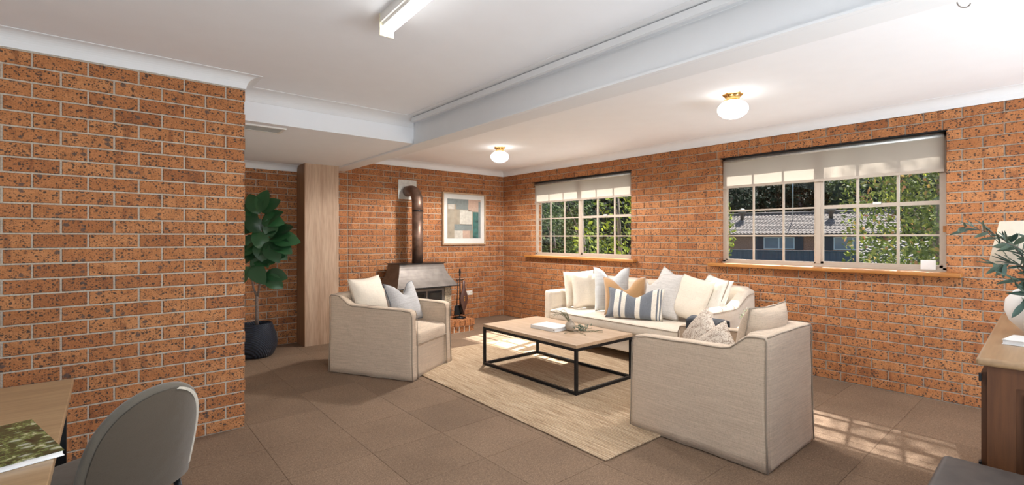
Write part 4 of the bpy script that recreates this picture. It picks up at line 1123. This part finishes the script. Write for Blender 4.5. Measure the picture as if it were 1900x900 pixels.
for i, (a, z, f) in enumerate(((-.085, .06, -.06), (-.03, .055, -.12), (-.005, .09, -.06))):
    m = MB().lathe([(.004, 0), (.016, .008), (.021, .025), (.017, .042), (.005, .05)], 16); o = m.build('seed_head', M['chest_worn'], t, True); o.location = VR * a + VF * f + Vector((0, 0, z)); o.rotation_euler = (.5, -1.1, 0)
t = thing('table_lamp', 'table lamp with a cream tapered shade on the sideboard', 'lamp', (3.88, .175, .905))
MB().lathe([(.075, 0), (.075, .012), (.03, .03), (.045, .10), (.04, .18), (.012, .24)], 28).build('base', M['ceramic'], t, True)
m = MB(); m.tube([(0, 0, .22), (0, 0, .40)], .006, 8); m.build('pole', M['brass'], t, True)
n = 40; vs_ = []
for r_i, z in ((.170, .30), (.125, .54), (.122, .54), (.167, .30)):
    for k in range(n): vs_.append((r_i * math.cos(2 * PI * k / n), r_i * math.sin(2 * PI * k / n), z))
fs_ = [(i * n + k, i * n + (k + 1) % n, ((i + 1) % 4) * n + (k + 1) % n, ((i + 1) % 4) * n + k) for i in range(4) for k in range(n)]
link_mesh('lamp_shade', vs_, fs_, M['shade'], t, True)
t = thing('book', 'slim white book lying on the sideboard in front of the vase', 'book', (2.915, .215, .901), R(-8))
MB().box(0, .17, -.24, 0, .002, .018).build('pages', M['paper'], t)
for z in (0, .018): MB().box(-.003, .173, -.243, .003, z, z + .002).build('cover', M['book_white'], t)

# dark chest in the corner of the picture
t = thing('wooden_chest', 'worn dark-painted chest at the bottom right corner beside the sideboard', 'chest', (2.385, .335, 0), R(1))
MB().box(-.58, -.02, -.62, -.02, 0, .50).build('body', M['chest'], t)
rbox('lid', -.60, 0, -.64, 0, .50, .55, .022, M['chest'], t, None, 3, 1)
m = MB(); m.box(-.575, -.5735, -.64, -.02, .5495, .5505); m.box(-.575, -.02, -.0225, -.02, .5495, .5503)
rim_ = MB(); rim_.box(-.52, -.075, -.0885, -.083, .5498, .5515); rim_.box(-.52, -.515, -.56, -.09, .5498, .5515)
t2 = MB(); t2.tube([(-.584, -.60, .546), (-.584, -.025, .546)], .003, 6); t2.build('worn_edge', M['chest_worn'], t)
t2 = MB(); t2.tube([(-.50, -.56, .5495), (-.50, -.13, .5495), (-.485, -.115, .5495), (-.46, -.112, .5495)], .0022, 6); t2.build('worn_edge', M['chest_worn'], t)

# ------------------------------------------------------------------ outside
struct(MB().box(5.5, 90, -40, 90, -1.6, -1.2).build('ground', M['grass']))
def leaf_cloud(blobs, n, ls, seed, flat=1.0):
    rn = random.Random(seed); V = []; F = []
    tot = sum(b[3] * b[4] * b[5] for b in blobs) ; 
    for (x, y, z, a, b_, c) in blobs:
        k = int(n * (a * b_ * c) / tot)
        for _ in range(k):
            while True:
                p = Vector([rn.uniform(-1, 1) for _ in range(3)])
                if .25 < p.length < 1: break
            p = p * (p.length ** -.35)
            q = Vector((x + p.x * a, y + p.y * b_, z + p.z * c)); u = Vector([rn.gauss(0, 1) for _ in range(3)]).normalized(); v = u.orthogonal().normalized(); s = ls * rn.uniform(.6, 1.3)
            i = len(V); V += [q - u * s, q - v * s * .55, q + u * s, q + v * s * .55]; F.append((i, i + 1, i + 2, i + 3))
    return V, F
def tree(label, base, height, rad, n, ls, mat, seed, trunk_r=.15, blobs=8, crown0=.35, cat='tree', name='tree', group=None, spread=.55):
    rn = random.Random(seed)
    t = thing(name, label, cat, base, 0, group)
    B = []
    for i in range(blobs):
        a = rn.uniform(0, 2 * PI); rr = rad * spread * math.sqrt(rn.random()); z = height * (crown0 + (1 - crown0) * (i + .5) / blobs * .92)
        B.append((rr * math.cos(a), rr * math.sin(a), z, rad * rn.uniform(.45, .7), rad * rn.uniform(.45, .7), height * (1 - crown0) * rn.uniform(.16, .28)))
    V, F = leaf_cloud(B, n, ls, seed); o = link_mesh('foliage', V, F, mat, t); o['kind'] = 'stuff'
    m = MB(); m.tube([(0, 0, 0), (.05 * rad, 0, height * .4), (0, .05 * rad, height * .8)], [trunk_r, trunk_r * .7, trunk_r * .25], 8); m.build('trunk', M['bark'], t, True)
    for i in range(0, blobs, 2):
        m = MB(); b = B[i]; m.tube([(0, 0, b[2] * .65), (b[0] * .5, b[1] * .5, b[2] * .85), (b[0], b[1], b[2])], [trunk_r * .4, trunk_r * .25, trunk_r * .1], 6); m.build('branch', M['bark'], t, True)
    return t
GZ = -1.2
M['bounce_concrete'] = plain('pale_bounce', (.60, .58, .55), .9, nscale=4, nvar=.1)
struct(MB().box(5.5, 8.2, -3.5, 9.5, -1.2, -.12).build('bounce_slab', M['bounce_concrete']))  # unseen pale slab added to bounce sunlight up to the ceiling
# neighbouring house 42 m away
hd = Vector((-.2366, .9716, 0)).normalized(); hn = Vector((-hd.y, hd.x, 0))      # hn points towards this room (-X)
def wpt(px, dist):
    r = (px - 950) / 890; return Vector(((.7647 * r + .6443) * dist, (-.6443 * r + .7647) * dist, 0))
g0 = wpt(1455, 42); ang = math.atan2(hd.y, hd.x)
h = thing('neighbour_house', 'brick house with a tiled roof and dark shutters seen through the larger window', 'house', (g0.x, g0.y, GZ), ang)
# local: x along the facade (left in view is +x), y towards this room is +... hn
L0, L1 = -7.6, 16.0
MB().box(L0, L1, -6, 0, 0, 2.95).build('wall', M['house_brick'], h)
MB().box(L0 - .2, L1, .38, .50, 2.72, 2.86).build('gutter', M['shutter'], h)
def roof(parent, x0, x1, y0, z0, y1, z1, mat, tile=.30, row=.34):
    nx = int((x1 - x0) / (tile / 4)); nr = int(math.hypot(y1 - y0, z1 - z0) / row); V = []; F = []
    for j in range(nr):
        for e in (0, 1):
            s = (j + e) / nr; lift = .05 * (1 - e)
            for i in range(nx + 1): V.append((x0 + (x1 - x0) * i / nx, y0 + (y1 - y0) * s, z0 + (z1 - z0) * s + lift + .03 * math.cos(i * PI / 2)))
    for r2 in range(2 * nr - 1):
        for i in range(nx): a = r2 * (nx + 1) + i; F.append((a, a + 1, a + nx + 2, a + nx + 1))
    o = link_mesh('roof_tile', V, F, mat, parent); o['kind'] = 'stuff'; return o
roof(h, L0 - .4, L1, .5, 2.85, -4.0, 4.75, M['roof'])
m = MB(); m.tube([(L0 - .4, -4.0, 4.82), (L1, -4.0, 4.82)], .13, 8); m.build('ridge', M['roof'], h, True)
m = MB(); m.add([(L0, 0, 2.9), (L0, -6, 2.9), (L0, -4, 4.7)], [(0, 1, 2)]); m.build('gable', M['house_brick'], h)
for x in (3.9, -3.3):
    m = MB().lathe([(.16, 0), (.16, .55), (.32, .58), (.38, .85), (.25, 1.05), (.02, 1.12)], 14, (x, -2.8, 4.2)); m.build('roof_vent', M['iron'], h, True)
for (a, b) in ((5.4, 8.4), (-.8, 1.6), (-6.2, -3.6)):
    f = MB().box(a, b, 0, .06, 1.5, 2.55).build('window', M['white_far'], h); mid = (a + b) / 2
    for p, q in ((a + .08, mid - .05), (mid + .05, b - .08)): MB().box(p, q, .06, .07, 1.58, 2.47).build('pane', M['win_far'], f)
    for s0 in (a - .65, b + .05): MB().box(s0, s0 + .6, 0, .07, 1.45, 2.6).build('shutter', M['shutter'], h)
m = MB(); m.tube([(-.4, -2.6, 3.9), (-.4, -2.6, 9.0)], .035, 6); m.build('antenna_mast', M['zinc'], h, True)
f = thing('steel_fence', 'dark blue steel fence in front of the brick house', 'fence', (wpt(1455, 30).x, wpt(1455, 30).y, GZ), ang)
m = MB(); V = []; F = []
nx = 220
for i in range(nx + 1):
    x = -6.2 + 18.5 * i / nx; y = .04 * (1 if i % 4 < 2 else 0); V += [(x, y, 0), (x, y, 1.68)]
for i in range(nx): F.append((2 * i, 2 * i + 2, 2 * i + 3, 2 * i + 1))
o = link_mesh('fence_sheet', V, F, M['fence_blue'], f)
MB().box(-6.2, 12.3, -.03, .07, 1.68, 1.74).build('rail', M['fence_blue'], f)
for i in range(8): MB().box(-.03, .03, -.06, 0, 0, 1.70).build('post', M['fence_blue'], f).location = (-6.2 + i * 2.64, 0, 0)
# lower tiled roof to the right
g1 = wpt(1590, 20)
k = thing('garage', 'lower garage with a pale tiled roof right of the brick house', 'garage', (g1.x, g1.y, GZ), ang)
roof(k, -2.4, .0, 2.6, 1.15, -1.6, 2.42, M['roof_b'])
MB().box(-2.3, -.1, -1.6, 2.2, 0, 1.2).build('wall', M['house_brick'], k)
# near trees
p = wpt(1745, 7.2)
tree('leafy maple tree with yellow-green and reddish leaves outside the larger window', (p.x, p.y, GZ), 8.7, 1.0, 15000, .045, M['maple'], 4, .07, 15, .17, spread=.8)
p = wpt(1347, 11.0)
tree('bright lime conifer at the left edge of the larger window', (p.x, p.y + .25, GZ), 3.75, .55, 2600, .06, M['tree_lime'], 9, .05, 10, .1, spread=.3)
p = wpt(1690, 11.5)
tree('rounded green shrub below the maple outside the larger window', (p.x, p.y, GZ), 2.3, 1.15, 3200, .06, M['tree_mid'], 14, .05, 6, .1, 'shrub', 'shrub')
for i, (px, ds, hgt, rd, lb) in enumerate(((1150, 10.5, 4.4, 1.0, 'lacy lime green tree outside the right panes of the smaller window'), (1085, 12.5, 3.7, 1.1, 'lacy lime green tree in the middle of the smaller window view'),
                                         (1030, 14, 3.5, 1.0, 'lacy lime green tree outside the left panes of the smaller window'))):
    p = wpt(px, ds); tree(lb, (p.x, p.y, GZ), hgt, rd, 1500, .06, M['tree_lime'] if i == 0 else M['tree_mid'], 30 + i, .07, 7, .45, group=None, spread=.9)
# dark trees on the slope
j = 0
for row, (ds, hgt, rd) in enumerate(((56, 11, 4.2), (66, 17, 5.2))):
    for px in range(960 + row * 30, 1800, 75):
        p = wpt(px, ds + (j * 37 % 9) - 4)
        pos = ['left', 'middle', 'right']
        tree('dark evergreen tree on the wooded slope behind the houses', (p.x, p.y, GZ), hgt * (.9 + .05 * (j % 5)), rd, 1700, .36, M['tree_dark'] if j % 4 else M['tree_mid'], 60 + j, .3, 8, .1, group='dark evergreens on the slope')
        j += 1
# near dark shrubs that fill the smaller window
for i, px in enumerate((985, 1025, 1065, 1105, 1145, 1185)):
    p = wpt(px, 24 + (i % 3) * 2)
    tree('dark green bush behind the lacy trees, seen through the smaller window', (p.x, p.y, GZ), 3.9 + .3 * (i % 2), 1.6, 2600, .13, M['tree_dark'], 120 + i, .12, 7, .05, 'bush', 'bush', group='dark bushes behind the lacy trees')
V = []; F = []
for i in range(25):
    for q in range(8):
        px = 900 + i * 40; ds = 62 + q * 6; p = wpt(px, ds); V.append((p.x, p.y, GZ - .3 + q * 4.2 + 1.2 * noise.noise(Vector((i * .7, q * .9, 0)))))
for i in range(24):
    for q in range(7): a = i * 8 + q; F.append((a, a + 8, a + 9, a + 1))
struct(link_mesh('hillside', V, F, M['hill'], None, True))
